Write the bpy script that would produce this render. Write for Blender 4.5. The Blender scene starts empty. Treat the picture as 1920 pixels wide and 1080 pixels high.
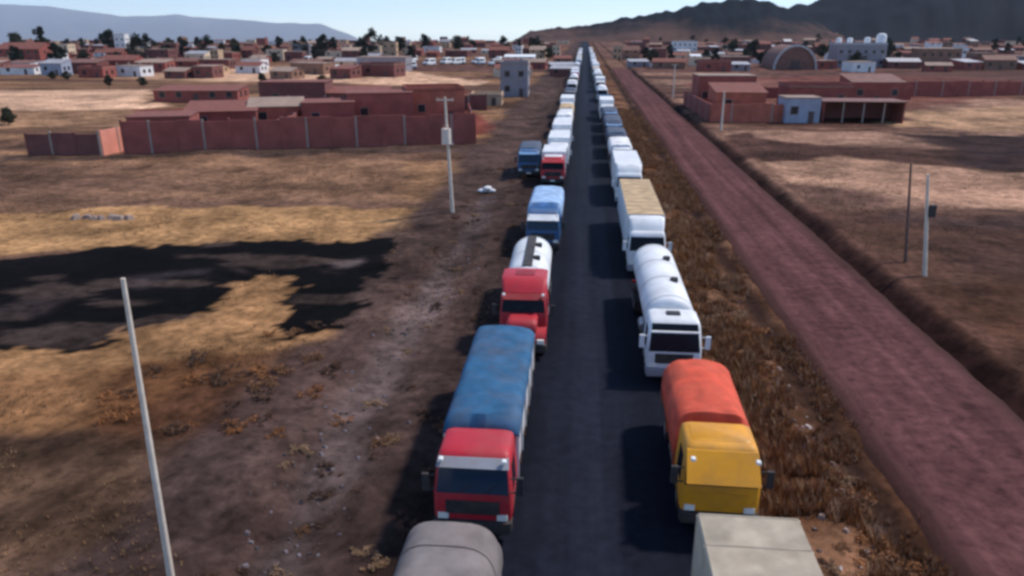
import bpy, bmesh, math, random
import numpy as np
from mathutils import Vector

# ------------------------------------------------------------------ camera, sky, sun, exposure
sc = bpy.context.scene
COL = sc.collection
R = math.radians
FPX, CAMH = 1400.0, 15.3                       # focal length in pixels of a 1920 wide frame, drone height
PITCH = math.atan(482 / FPX)
YAW = math.atan(137 / math.hypot(FPX, 482))
cam_d = bpy.data.cameras.new('camera'); cam = bpy.data.objects.new('camera', cam_d); COL.objects.link(cam)
cam_d.sensor_width = 36.0; cam_d.lens = 36.0 * FPX / 1920.0
cam_d.clip_start = 0.2; cam_d.clip_end = 90000
cam.location = (0, 0, CAMH); cam.rotation_euler = (math.pi / 2 - PITCH, 0, YAW)
sc.camera = cam

SUN_EL, SUN_AZ = R(52), R(60)                  # azimuth measured from +Y towards +X
w = bpy.data.worlds.new('World'); sc.world = w; w.use_nodes = True
nt = w.node_tree; bg = nt.nodes['Background']
sky = nt.nodes.new('ShaderNodeTexSky'); sky.sky_type = 'NISHITA'; sky.sun_disc = False
sky.sun_elevation = SUN_EL; sky.sun_rotation = SUN_AZ; sky.altitude = 3800
sky.air_density = 1.0; sky.dust_density = 1.0; sky.ozone_density = 1.6
nt.links.new(sky.outputs[0], bg.inputs[0]); bg.inputs[1].default_value = 0.15
sd = bpy.data.lights.new('sun', 'SUN'); sun = bpy.data.objects.new('sun', sd); COL.objects.link(sun)
sd.energy = 2.7; sd.angle = R(5.0); sd.color = (1.0, 0.93, 0.84)
sv = Vector((math.sin(SUN_AZ) * math.cos(SUN_EL), math.cos(SUN_AZ) * math.cos(SUN_EL), math.sin(SUN_EL)))
sun.rotation_euler = sv.to_track_quat('Z', 'Y').to_euler(); sun.location = (60, 40, 80)

sc.render.engine = 'CYCLES'
sc.view_settings.view_transform = 'Standard'; sc.view_settings.look = 'None'
sc.view_settings.exposure = 0.62; sc.view_settings.gamma = 1.0; sc.view_settings.use_curve_mapping = False
sc.cycles.use_denoising = True
sc.cycles.max_bounces = 6; sc.cycles.volume_bounces = 3
sc.cycles.filter_width = 3.1                   # soft lens of the drone video

# ------------------------------------------------------------------ helpers
_fw = np.array([-math.sin(YAW) * math.cos(PITCH), math.cos(YAW) * math.cos(PITCH), -math.sin(PITCH)])
_rt = np.array([math.cos(YAW), math.sin(YAW), 0.0]); _up = np.cross(_rt, _fw)
def on_ground(px, py, z=0.0):
    d = _fw * FPX + _rt * (px - 960) - _up * (py - 540)
    t = (z - CAMH) / d[2]
    return float(d[0] * t), float(d[1] * t)
def at_dist(px, py, Y):
    d = _fw * FPX + _rt * (px - 960) - _up * (py - 540)
    t = Y / d[1]
    return float(d[0] * t), Y, float(CAMH + d[2] * t)

def lin(c):
    c = c / 255.0
    return c / 12.92 if c <= 0.04045 else ((c + 0.055) / 1.055) ** 2.4
def L(r, g, b, k=1.0): return (min(lin(r) * k, 1), min(lin(g) * k, 1), min(lin(b) * k, 1))

MATS = {}
def mat(name, col, rough=0.7, var=0.18, scale=2.0, dirt=None, dirt_amt=0.0, metal=0.0, spec=0.35, bump=0.0, coat=0.0):
    if name in MATS: return MATS[name]
    m = bpy.data.materials.new(name); m.use_nodes = True; t = m.node_tree; n = t.nodes; b = n['Principled BSDF']
    b.inputs['Roughness'].default_value = rough; b.inputs['Metallic'].default_value = metal
    b.inputs['Specular IOR Level'].default_value = spec; b.inputs['Coat Weight'].default_value = coat
    tc = n.new('ShaderNodeTexCoord'); oi = n.new('ShaderNodeObjectInfo')
    ns = n.new('ShaderNodeTexNoise'); ns.inputs['Scale'].default_value = scale; ns.inputs['Detail'].default_value = 6
    add = n.new('ShaderNodeVectorMath'); add.operation = 'ADD'
    mul = n.new('ShaderNodeMath'); mul.operation = 'MULTIPLY'; mul.inputs[1].default_value = 37.0
    t.links.new(oi.outputs['Random'], mul.inputs[0]); t.links.new(tc.outputs['Object'], add.inputs[0]); t.links.new(mul.outputs[0], add.inputs[1])
    t.links.new(add.outputs[0], ns.inputs['Vector'])
    r = n.new('ShaderNodeMapRange'); r.inputs[1].default_value = 0.3; r.inputs[2].default_value = 0.7
    r.inputs[3].default_value = 1 - var; r.inputs[4].default_value = 1 + var
    t.links.new(ns.outputs[0], r.inputs[0])
    mx = n.new('ShaderNodeMix'); mx.data_type = 'RGBA'; mx.blend_type = 'MULTIPLY'; mx.inputs[0].default_value = 1
    mx.inputs[6].default_value = (*col, 1); t.links.new(r.outputs[0], mx.inputs[7])
    out = mx.outputs[2]
    if dirt:
        n2 = n.new('ShaderNodeTexNoise'); n2.inputs['Scale'].default_value = scale * 0.6; n2.inputs['Detail'].default_value = 8
        n2.inputs['Roughness'].default_value = 0.65
        t.links.new(add.outputs[0], n2.inputs['Vector'])
        r2 = n.new('ShaderNodeMapRange'); r2.inputs[1].default_value = 0.42; r2.inputs[2].default_value = 0.68; r2.inputs[4].default_value = dirt_amt
        t.links.new(n2.outputs[0], r2.inputs[0])
        m2 = n.new('ShaderNodeMix'); m2.data_type = 'RGBA'; m2.inputs[7].default_value = (*dirt, 1)
        t.links.new(r2.outputs[0], m2.inputs[0]); t.links.new(out, m2.inputs[6]); out = m2.outputs[2]
    t.links.new(out, b.inputs['Base Color'])
    if bump:
        bp = n.new('ShaderNodeBump'); bp.inputs['Strength'].default_value = bump; bp.inputs['Distance'].default_value = 0.05
        t.links.new(ns.outputs[0], bp.inputs['Height']); t.links.new(bp.outputs[0], b.inputs['Normal'])
    MATS[name] = m
    return m

def tag(o, label=None, cat=None, group=None, kind=None):
    if label: o['label'] = label
    if cat: o['category'] = cat
    if group: o['group'] = group
    if kind: o['kind'] = kind
    return o
def empty(name, loc=(0, 0, 0), rz=0.0):
    o = bpy.data.objects.new(name, None); COL.objects.link(o); o.location = loc; o.rotation_euler = (0, 0, rz)
    o.empty_display_size = 0.3
    return o
KIDS = {}
def obj(name, me, m=None, parent=None, loc=None, rot=None, scale=None):
    o = bpy.data.objects.new(name, me); COL.objects.link(o)
    if m and not me.materials: me.materials.append(m)
    if parent:
        o.parent = parent; KIDS.setdefault(parent, []).append(o)
    if loc: o.location = loc
    if rot: o.rotation_euler = rot
    if scale: o.scale = scale
    return o
def copy_tree(o, parent=None):
    c = o.copy(); COL.objects.link(c)
    if parent:
        c.parent = parent; KIDS.setdefault(parent, []).append(c)
    for ch in list(KIDS.get(o, [])): copy_tree(ch, c)
    return c

class MB:
    def __init__(s): s.v = []; s.f = []
    def add(s, vs, fs):
        k = len(s.v); s.v += [tuple(map(float, v)) for v in vs]; s.f += [tuple(i + k for i in f) for f in fs]
        return s
    def box(s, x0, x1, y0, y1, z0, z1):
        return s.add([(x0, y0, z0), (x1, y0, z0), (x1, y1, z0), (x0, y1, z0), (x0, y0, z1), (x1, y0, z1), (x1, y1, z1), (x0, y1, z1)],
                     [(0, 3, 2, 1), (4, 5, 6, 7), (0, 1, 5, 4), (1, 2, 6, 5), (2, 3, 7, 6), (3, 0, 4, 7)])
    def hexa(s, p):     # 8 points: bottom ring then top ring
        return s.add(p, [(0, 3, 2, 1), (4, 5, 6, 7), (0, 1, 5, 4), (1, 2, 6, 5), (2, 3, 7, 6), (3, 0, 4, 7)])
    def rings(s, rs, cap=True):
        n = len(rs[0]); vs = [p for r in rs for p in r]; fs = []
        for i in range(len(rs) - 1):
            for j in range(n):
                a, b = i * n + j, i * n + (j + 1) % n
                fs.append((a, b, b + n, a + n))
        if cap: fs += [tuple(range(n - 1, -1, -1)), tuple(range((len(rs) - 1) * n, len(rs) * n))]
        return s.add(vs, fs)
    def tube(s, p0, p1, r0, r1=None, n=10):
        r1 = r0 if r1 is None else r1
        a = Vector(p0); b = Vector(p1); d = (b - a).normalized()
        u = d.orthogonal().normalized(); v = d.cross(u)
        rg = [[tuple(q + u * (r * math.cos(6.2832 * i / n)) + v * (r * math.sin(6.2832 * i / n))) for i in range(n)] for q, r in ((a, r0), (b, r1))]
        return s.rings(rg)
    def loft(s, lv, seg=4):     # levels (z, half width, y front, y back, corner radius)
        rg = []
        for z, hw, y0, y1, r in lv:
            ring = []
            for cx, cy, a0 in ((hw - r, y1 - r, 0), (-hw + r, y1 - r, 90), (-hw + r, y0 + r, 180), (hw - r, y0 + r, 270)):
                for i in range(seg + 1):
                    a = R(a0 + 90 * i / seg); ring.append((cx + r * math.cos(a), cy + r * math.sin(a), z))
            rg.append(ring)
        return s.rings(rg)
    def mesh(s, name, m=None, smooth=None, bevel=0.0):
        me = bpy.data.meshes.new(name); me.from_pydata(s.v, [], s.f); me.update()
        bm = bmesh.new(); bm.from_mesh(me)
        if bevel: bmesh.ops.bevel(bm, geom=list(bm.edges), offset=bevel, segments=1, affect='EDGES')
        bmesh.ops.recalc_face_normals(bm, faces=list(bm.faces)); bm.to_mesh(me); bm.free()
        if smooth:
            me.polygons.foreach_set('use_smooth', [True] * len(me.polygons)); me.set_sharp_from_angle(angle=R(smooth))
        if m: me.materials.append(m)
        return me
    def build(s, name, m, parent=None, smooth=None, bevel=0.0, loc=None, rot=None):
        return obj(name, s.mesh(name, m, smooth, bevel), None, parent, loc, rot)

# value noise in numpy
def _hash(ix, iy, seed):
    h = (ix.astype(np.int64) * 374761393 + iy.astype(np.int64) * 668265263 + seed * 1442695041) & 0xffffffff
    h = ((h ^ (h >> 13)) * 1274126177) & 0xffffffff
    return ((h ^ (h >> 16)) & 0xffff) / 65535.0
def vnoise(x, y, seed=0):
    x = np.asarray(x, float); y = np.asarray(y, float)
    ix, iy = np.floor(x), np.floor(y); fx, fy = x - ix, y - iy
    fx = fx * fx * (3 - 2 * fx); fy = fy * fy * (3 - 2 * fy)
    a, b = _hash(ix, iy, seed), _hash(ix + 1, iy, seed); c, d = _hash(ix, iy + 1, seed), _hash(ix + 1, iy + 1, seed)
    return (a * (1 - fx) + b * fx) * (1 - fy) + (c * (1 - fx) + d * fx) * fy
def fbm(x, y, seed=0, oct=4):
    s = 0; a = 0.5
    for i in range(oct):
        s = s + a * (vnoise(x, y, seed + i * 7) - 0.5); x = x * 2.03; y = y * 2.03; a *= 0.5
    return s          # about -0.4 .. 0.4

def smooth01(t): t = np.clip(t, 0, 1); return t * t * (3 - 2 * t)
PROFILE_X = [-60, -16, -13.5, -11, -9.6, -8.6, -7.2, -5.6, -4.4, 5.95, 7.0, 8.4, 9.6, 10.4, 11.3, 12.0, 18.2, 18.8, 19.4, 20.1, 20.9, 23.0, 60]
PROFILE_Z = [-.30, -.30, -.12, -.16, -.45, -.42, -.12, -.07, -.06, -.06, -.10, -.02, -.2, -.42, -.2, -.14, -.14, -.5, -1.15, -.7, -.1, -.15, -.30]
def ground_z(x, y):
    x = np.asarray(x, float); y = np.asarray(y, float)
    wob = 0.22 * (vnoise(y * 0.09, x * 0 + 3.3, 5) - 0.5) * np.where((x < -5) | ((x > 6.5) & (x < 11)) | (x > 19), 1, 0)
    z = np.interp(x + wob, PROFILE_X, PROFILE_Z)
    off = smooth01((np.abs(x - 0.85) - 5.4) / 2.0) * np.where((x > 11.6) & (x < 18.6), 0.12, 1.0)
    z = z + off * (0.42 * fbm(x * 0.3, y * 0.3, 11, 3) * (1 - .75 * ((x > 9) & (x < 22))) + 0.9 * fbm(x * 0.06, y * 0.06, 21, 3) * smooth01((np.abs(x) - 20) / 30))
    dist = np.hypot(x, y)
    far = np.maximum(dist - 1250, 0)
    return z - 0.0125 * far

# ------------------------------------------------------------------ ground with its fields
def axis(parts):
    out = []
    for a, b, st in parts: out += list(np.arange(a, b, st))
    return out
gx = axis([(-120, -76, 1.0), (-76, -30, .5), (-30, 8.5, 0.4), (8.5, 22, 0.25), (22, 34, 0.4), (34, 120, 1.0)])
e = 121.0; ext = []
while e < 45000: ext.append(e); e *= 1.09
gx = np.array([-v for v in reversed(ext)] + gx + ext)
gy = axis([(-400, -40, 40), (-40, 4, 4.0)]) + list(np.arange(4, 110, 0.4)); e = gy[-1]
while e < 1500: e += max(0.4, e * e / 22600 * 0.9); gy.append(e)
while e < 54000: e *= 1.06; gy.append(e)
gy = np.array(gy)
X, Y = np.meshgrid(gx, gy); shp = X.shape
Z = ground_z(X, Y)

def in_poly(px, x, y):
    w_ = np.zeros(x.shape, bool); n = len(px)
    for i in range(n):
        x0, y0 = px[i]; x1, y1 = px[(i + 1) % n]
        c = ((y0 > y) != (y1 > y)) & (x < (x1 - x0) * (y - y0) / (y1 - y0 + 1e-12) + x0)
        w_ ^= c
    return w_
C = np.zeros(shp + (3,))
def setc(mask, col, k=1.0):
    global C
    mk = (mask.astype(float) if mask.dtype == bool else mask)[..., None] * k
    C = C * (1 - mk) + np.array(col) * mk
def blur(m):
    m = m.astype(float)
    for ax in (0, 1):
        m = (np.roll(m, 1, ax) + 2 * m + np.roll(m, -1, ax)) / 4
    return m
nA = fbm(X * .05, Y * .05, 31, 5); nB = fbm(X * .25, Y * .25, 41, 4); nC = fbm(X * .012, Y * .03, 51, 4); nS = fbm(X * .012, Y * .11, 61, 4)
def patch(pts, col, k=1.0, warp=1.0):
    pp = [on_ground(a, b, -0.3) for a, b in pts]
    sc_ = np.clip(Y / 50, 0.5, 2.5) * warp
    m = in_poly(pp, X + sc_ * 7 * fbm(X * .12, Y * .12, 71, 4), Y + sc_ * 6 * fbm(X * .12, Y * .12, 81, 4))
    setc(blur(m), col, k)
setc(np.ones(shp, bool), L(122, 96, 80))
setc(X > 20, L(106, 82, 72))
setc(smooth01(nS * 4.5 + .42) * (X < -13), L(150, 118, 90), .8)
setc(smooth01(nS * -5 + .25) * (X < -13), L(88, 68, 58), .8)
setc(smooth01(nS * 5 + .45) * (X > 20), L(156, 126, 110), .85)
setc(smooth01(nS * -5.5 + .3) * (X > 20), L(80, 58, 52), .85)
setc(smooth01((Y - 210) / 60) * smooth01(nC * 3 + .75), L(104, 76, 71), .85)
# left side fields
patch([(-200, 168), (270, 168), (282, 205), (-200, 214)], L(212, 178, 152))
patch([(-200, 214), (282, 205), (250, 240), (-200, 245)], L(150, 120, 96))
patch([(310, 134), (640, 120), (905, 152), (880, 162), (480, 152), (310, 150)], L(212, 178, 152))
patch([(280, 205), (880, 168), (900, 262), (240, 284)], L(120, 70, 62))
patch([(-300, 300), (780, 285), (770, 395), (-300, 402)], L(126, 100, 86), .5)
patch([(-300, 404), (420, 386), (765, 398), (742, 440), (300, 455), (-300, 500)], L(168, 134, 96), .95)
patch([(560, 640), (480, 650), (250, 640), (-300, 668), (-300, 830), (120, 800), (260, 760), (420, 680)], L(146, 110, 78), .95)
patch([(640, 600), (560, 640), (420, 640), (240, 690), (150, 780), (180, 840), (420, 850), (580, 760), (700, 640)], L(98, 66, 46), .7, .7)
patch([(-400, 850), (160, 800), (460, 830), (420, 960), (-400, 1010)], L(82, 66, 55), .7)
patch([(-400, 960), (330, 930), (420, 1000), (360, 1090), (-400, 1200)], L(100, 80, 66), .7)
BURNT = [(-300, 492), (0, 488), (217, 461), (419, 454), (621, 453), (746, 443), (724, 488), (673, 574), (630, 626), (590, 630), (548, 616),
         (506, 640), (541, 590), (556, 540), (505, 507), (470, 525), (430, 545), (404, 589), (330, 606), (245, 620), (144, 652), (0, 658), (-300, 662)]
# right side fields
patch([(1360, 250), (1500, 262), (1700, 296), (1660, 308), (1400, 300)], L(80, 58, 53), .95)
patch([(1680, 250), (2200, 250), (2200, 330), (1840, 312), (1780, 284)], L(56, 43, 43), .95)
patch([(1690, 212), (2200, 180), (2200, 246), (1690, 244)], L(180, 148, 120), .9)
patch([(1410, 304), (1560, 303), (2200, 330), (2200, 420), (1700, 372), (1470, 340)], L(170, 138, 118), .85)
patch([(1480, 352), (1640, 370), (1640, 395), (1520, 392)], L(96, 73, 68), .8)
patch([(1660, 398), (2200, 412), (2200, 435), (1660, 420)], L(88, 70, 68), .7)
patch([(1500, 445), (1660, 430), (2200, 425), (2200, 900), (1900, 800)], L(86, 64, 54), .8)
patch([(1660, 450), (2200, 440), (2200, 520), (1760, 520)], L(76, 56, 50), .85)
patch([(1700, 545), (2200, 520), (2200, 900), (1900, 760)], L(82, 58, 46), .9)
patch([(1300, 150), (1640, 140), (1920, 150), (1900, 178), (1650, 214), (1310, 214)], L(122, 76, 70), .7)
patch([(10, 286), (235, 290), (900, 262), (905, 280), (600, 292), (240, 300), (20, 300)], L(84, 71, 68), .9)  # left brick wall's shadow painted into the grey grass at its foot
# verges along the highway, by distance from its axis
setc(smooth01((X + 16.5 + 6 * nB) / 2.5) * (X < -3), L(78, 65, 64), .9)
setc(smooth01((X + 7.2 + 3 * nB) / 1.2) * (X < -3), L(58, 47, 46), .8)
setc(smooth01(1.3 - np.abs(X + 9.2 + 1.5 * nA) / 1.1 + 2.2 * nB) * (Y < 75), L(112, 103, 106), .45)
setc(smooth01((X - 5.2) / .5) * (X < 11.9), L(94, 66, 48))
setc(smooth01(nB * 5 + .1) * (X > 5.6) * (X < 11.9), L(128, 98, 78), .8)
setc(smooth01(1 - np.abs(X - 10.6) / 1.3) , L(50, 38, 36), .85)  # shade of the ditch left of the dirt road, put into the soil colour
setc(smooth01(1.7 - np.abs(X - 19.5) / 1.0) * (Y < 330), L(52, 33, 33), .95)  # shaded ditch bank right of the dirt road, painted as dark maroon ground
setc(smooth01(1 - np.abs(X - 21.6) / 1.5 + nB), L(96, 70, 62), .6)
patch([(400, 560), (470, 510), (560, 505), (620, 640), (480, 660), (200, 690), (-300, 720), (-300, 640), (150, 640)], L(164, 128, 92), 1.0, .5)
def burnt_mask():
    pp = [on_ground(a, b, -0.3) for a, b in BURNT]
    return in_poly(pp, X + 3.2 * fbm(X * .4, Y * .5, 171, 5) + 1.6 * (vnoise(X * 1.7, Y * 1.7, 175) - .5), Y + 2.6 * fbm(X * .4, Y * .5, 181, 5) + 1.4 * (vnoise(X * 1.7, Y * 1.7, 185) - .5))
setc(burnt_mask(), L(14, 12, 15))
setc(smooth01((fbm(X * .18, Y * .5, 191, 4) - .05) * 12) * blur(in_poly([on_ground(a, b, -.3) for a, b in BURNT], X, Y)), L(92, 80, 76), .5)
patch([(240, 512), (390, 502), (388, 514), (320, 520), (262, 545), (236, 528)], L(62, 57, 62), .6, .5)
patch([(640, 488), (690, 480), (680, 500), (640, 503)], L(100, 92, 94), .7, .3)
patch([(-20, 580), (60, 568), (180, 545), (110, 575), (60, 592), (-20, 596)], L(72, 64, 66), .6, .5)
nD = fbm(X * .9, Y * .9, 301, 3)
C *= (1 + 1.3 * nB + 0.6 * nA + 1.0 * nD)[..., None]
C = np.clip(C * np.array([.78, .70, .64]), 0.003, 0.9)

nr, nc = shp
me = bpy.data.meshes.new('ground')
vs = np.stack([X, Y, Z], -1).reshape(-1, 3)
idx = (np.arange(nr - 1)[:, None] * nc + np.arange(nc - 1)[None]).reshape(-1)
faces = np.stack([idx, idx + 1, idx + nc + 1, idx + nc], -1)
me.vertices.add(len(vs)); me.vertices.foreach_set('co', vs.astype(np.float32).ravel())
me.loops.add(faces.size); me.loops.foreach_set('vertex_index', faces.astype(np.int32).ravel())
me.polygons.add(len(faces)); me.polygons.foreach_set('loop_start', (np.arange(len(faces)) * 4).astype(np.int32))
me.polygons.foreach_set('use_smooth', np.ones(len(faces), bool))
me.update(calc_edges=True)
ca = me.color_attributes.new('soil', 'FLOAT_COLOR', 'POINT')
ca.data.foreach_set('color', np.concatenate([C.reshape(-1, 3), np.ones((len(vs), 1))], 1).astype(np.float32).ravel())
def soil_mat(name, attr=None, col=None, fine=1.0, bump=0.6, rough=0.95, track=False, edge=None, ruts=0.0):
    m = bpy.data.materials.new(name); m.use_nodes = True; t = m.node_tree; n = t.nodes; b = n['Principled BSDF']
    b.inputs['Roughness'].default_value = rough; b.inputs['Specular IOR Level'].default_value = 0.04
    geo = n.new('ShaderNodeNewGeometry')
    n1 = n.new('ShaderNodeTexNoise'); n1.inputs['Scale'].default_value = 1.7; n1.inputs['Detail'].default_value = 9; n1.inputs['Roughness'].default_value = .68
    n2 = n.new('ShaderNodeTexNoise'); n2.inputs['Scale'].default_value = .22; n2.inputs['Detail'].default_value = 6
    t.links.new(geo.outputs['Position'], n1.inputs['Vector']); t.links.new(geo.outputs['Position'], n2.inputs['Vector'])
    r1 = n.new('ShaderNodeMapRange'); r1.inputs[1].default_value = .3; r1.inputs[2].default_value = .7; r1.inputs[3].default_value = 1 - .6 * fine; r1.inputs[4].default_value = 1 + .6 * fine
    r2 = n.new('ShaderNodeMapRange'); r2.inputs[1].default_value = .3; r2.inputs[2].default_value = .7; r2.inputs[3].default_value = 1 - .25 * fine; r2.inputs[4].default_value = 1 + .25 * fine
    t.links.new(n1.outputs[0], r1.inputs[0]); t.links.new(n2.outputs[0], r2.inputs[0])
    mm = n.new('ShaderNodeMath'); mm.operation = 'MULTIPLY'; t.links.new(r1.outputs[0], mm.inputs[0]); t.links.new(r2.outputs[0], mm.inputs[1])
    mx = n.new('ShaderNodeMix'); mx.data_type = 'RGBA'; mx.blend_type = 'MULTIPLY'; mx.inputs[0].default_value = 1
    if attr:
        a = n.new('ShaderNodeVertexColor'); a.layer_name = attr; t.links.new(a.outputs[0], mx.inputs[6])
    else: mx.inputs[6].default_value = (*col, 1)
    t.links.new(mm.outputs[0], mx.inputs[7]); out = mx.outputs[2]
    if track:      # wheel-polished bands that follow the lane, worn paler
        sx = n.new('ShaderNodeSeparateXYZ'); t.links.new(geo.outputs['Position'], sx.inputs[0])
        sb = n.new('ShaderNodeMath'); sb.operation = 'SUBTRACT'; sb.inputs[1].default_value = track[0]; t.links.new(sx.outputs[0], sb.inputs[0])
        ab = n.new('ShaderNodeMath'); ab.operation = 'ABSOLUTE'; t.links.new(sb.outputs[0], ab.inputs[0])
        rr = n.new('ShaderNodeMapRange'); rr.interpolation_type = 'SMOOTHSTEP'; rr.inputs[1].default_value = 0; rr.inputs[2].default_value = track[1]; rr.inputs[3].default_value = track[2]; rr.inputs[4].default_value = 1
        t.links.new(ab.outputs[0], rr.inputs[0])
        m3 = n.new('ShaderNodeMix'); m3.data_type = 'RGBA'; m3.blend_type = 'MULTIPLY'; m3.inputs[0].default_value = 1
        t.links.new(out, m3.inputs[6]); t.links.new(rr.outputs[0], m3.inputs[7]); out = m3.outputs[2]
    if edge:       # soil carried onto the surface from its edges
        ctr, lo, hi, ecol = edge
        sx = n.new('ShaderNodeSeparateXYZ'); t.links.new(geo.outputs['Position'], sx.inputs[0])
        sb = n.new('ShaderNodeMath'); sb.operation = 'SUBTRACT'; sb.inputs[1].default_value = ctr; t.links.new(sx.outputs[0], sb.inputs[0])
        ab = n.new('ShaderNodeMath'); ab.operation = 'ABSOLUTE'; t.links.new(sb.outputs[0], ab.inputs[0])
        nz = n.new('ShaderNodeMath'); nz.operation = 'MULTIPLY_ADD'; nz.inputs[1].default_value = 2.6; t.links.new(n1.outputs[0], nz.inputs[0]); t.links.new(ab.outputs[0], nz.inputs[2])
        rr = n.new('ShaderNodeMapRange'); rr.interpolation_type = 'SMOOTHSTEP'; rr.inputs[1].default_value = lo + 1.3; rr.inputs[2].default_value = hi + 1.3
        t.links.new(nz.outputs[0], rr.inputs[0])
        m4 = n.new('ShaderNodeMix'); m4.data_type = 'RGBA'; m4.inputs[7].default_value = (*ecol, 1); t.links.new(rr.outputs[0], m4.inputs[0]); t.links.new(out, m4.inputs[6]); out = m4.outputs[2]
    if ruts:       # streaks drawn out along the lane by wheels
        mp = n.new('ShaderNodeMapping'); mp.inputs['Scale'].default_value = (1.15, .03, 1); t.links.new(geo.outputs['Position'], mp.inputs[0])
        n5 = n.new('ShaderNodeTexNoise'); n5.inputs['Scale'].default_value = 1.0; n5.inputs['Detail'].default_value = 5; t.links.new(mp.outputs[0], n5.inputs['Vector'])
        r5 = n.new('ShaderNodeMapRange'); r5.inputs[1].default_value = .35; r5.inputs[2].default_value = .65; r5.inputs[3].default_value = 1 - ruts; r5.inputs[4].default_value = 1 + ruts; t.links.new(n5.outputs[0], r5.inputs[0])
        m5 = n.new('ShaderNodeMix'); m5.data_type = 'RGBA'; m5.blend_type = 'MULTIPLY'; m5.inputs[0].default_value = 1; t.links.new(out, m5.inputs[6]); t.links.new(r5.outputs[0], m5.inputs[7]); out = m5.outputs[2]
    t.links.new(out, b.inputs['Base Color'])
    bp = n.new('ShaderNodeBump'); bp.inputs['Strength'].default_value = bump; bp.inputs['Distance'].default_value = .12
    t.links.new(n1.outputs[0], bp.inputs['Height']); t.links.new(bp.outputs[0], b.inputs['Normal'])
    return m
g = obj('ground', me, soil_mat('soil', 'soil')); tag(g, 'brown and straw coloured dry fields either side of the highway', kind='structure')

def strip(name, x0, x1, zfun, m, ragged=.3, ys=None, drop=.08, bank=.02):
    ys = ys if ys is not None else [y for y in gy if -200 < y < 1400]
    mb = MB(); rs = []
    for y in ys:
        a = x0 + ragged * float(fbm(np.array(y * .5), np.array(1.7), 91, 4)) ; b = x1 + ragged * float(fbm(np.array(y * .5), np.array(9.7), 93, 4))
        xs = [a - bank + .02, a + .02] + list(np.linspace(a, b, 19)[1:-1]) + [b - .02, b + bank - .02]
        rs.append([(x, y, zfun(x, y) - (drop if i in (0, len(xs) - 1) else 0)) for i, x in enumerate(xs)])
    n = len(rs[0]); vs = [p for r in rs for p in r]
    fs = [(i * n + j, i * n + j + 1, (i + 1) * n + j + 1, (i + 1) * n + j) for i in range(len(rs) - 1) for j in range(n - 1)]
    mb.add(vs, fs); me = mb.mesh(name, m, 40)
    o = obj(name, me); return o
dist_drop = lambda x, y: -0.0125 * max(math.hypot(x, y) - 1250, 0)
ro = strip('highway', -4.25, 5.9, lambda x, y: 0.0 + dist_drop(x, y), soil_mat('asphalt', None, L(34, 37, 49, .55), .5, .15, .75, track=(0.75, 2.4, 1.7), edge=(.82, 3.6, 5.6, L(74, 62, 58, .7)), ruts=.22), .5)
tag(ro, 'straight dark asphalt highway between the two truck queues', kind='structure')
dr = strip('dirt_road', 11.75, 18.5, lambda x, y: .05 + .025 * math.sin(y * .13 + x) - .05 * (math.exp(-((x - 13.9) / .35) ** 2) + math.exp(-((x - 15.8) / .35) ** 2)) + dist_drop(x, y), soil_mat('red_dirt', None, L(106, 70, 69, .70), .8, .7, .95, edge=(15.1, 2.4, 4.0, L(86, 60, 55, .62)), ruts=.26), .45, [y for y in gy if -200 < y < 335], drop=.5, bank=.7)
tag(dr, 'wide maroon dirt road running parallel to the highway', kind='structure')

# ------------------------------------------------------------------ hills and far mountains
def ridge_mesh(name, D, depth, pts, m, seed, rough, foot=-40, nu=160, nv=46, lobes=.25):
    # a range whose crest stands at distance D; pts are crest points (x, z)
    xs = np.array([at_dist(a, b, D)[0] for a, b in pts]); zs = np.array([at_dist(a, b, D)[2] for a, b in pts])
    u = np.linspace(xs[0], xs[-1], nu); v = np.linspace(-1, 1, nv)
    U, V = np.meshgrid(u, v)
    crest = np.interp(U, xs, zs)
    span = xs[-1] - xs[0]; q = span / 14
    crest = crest + rough * 1.2 * fbm(U / q * 3, U * 0 + 2.2, seed + 3, 5)
    p = np.clip(1 - np.abs(V), 0, 1)
    prof = np.where(p > 0, p ** 1.05, 0)
    gul = fbm(U / q * 1.4 + V * .7, V * 2.2, seed, 5)
    Zz = foot + (crest - foot) * prof * (1 + lobes * 2.6 * gul * (1 - p) * 1.6) + rough * fbm(U / q * 4, V * 6, seed + 5, 4) * p
    Yy = D + V * depth + depth * .25 * fbm(U / q * .8, V * .5 + 4, seed + 9, 3) * (1 - p)
    Xx = U * (Yy / D)          # a range seen end on widens as it recedes
    mb = MB(); n = nu
    vs = list(zip(Xx.ravel(), Yy.ravel(), Zz.ravel()))
    mb.add(vs, [(i * n + j, i * n + j + 1, (i + 1) * n + j + 1, (i + 1) * n + j) for i in range(nv - 1) for j in range(n - 1)])
    o = obj(name, mb.mesh(name, m, 80)); return o
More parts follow.
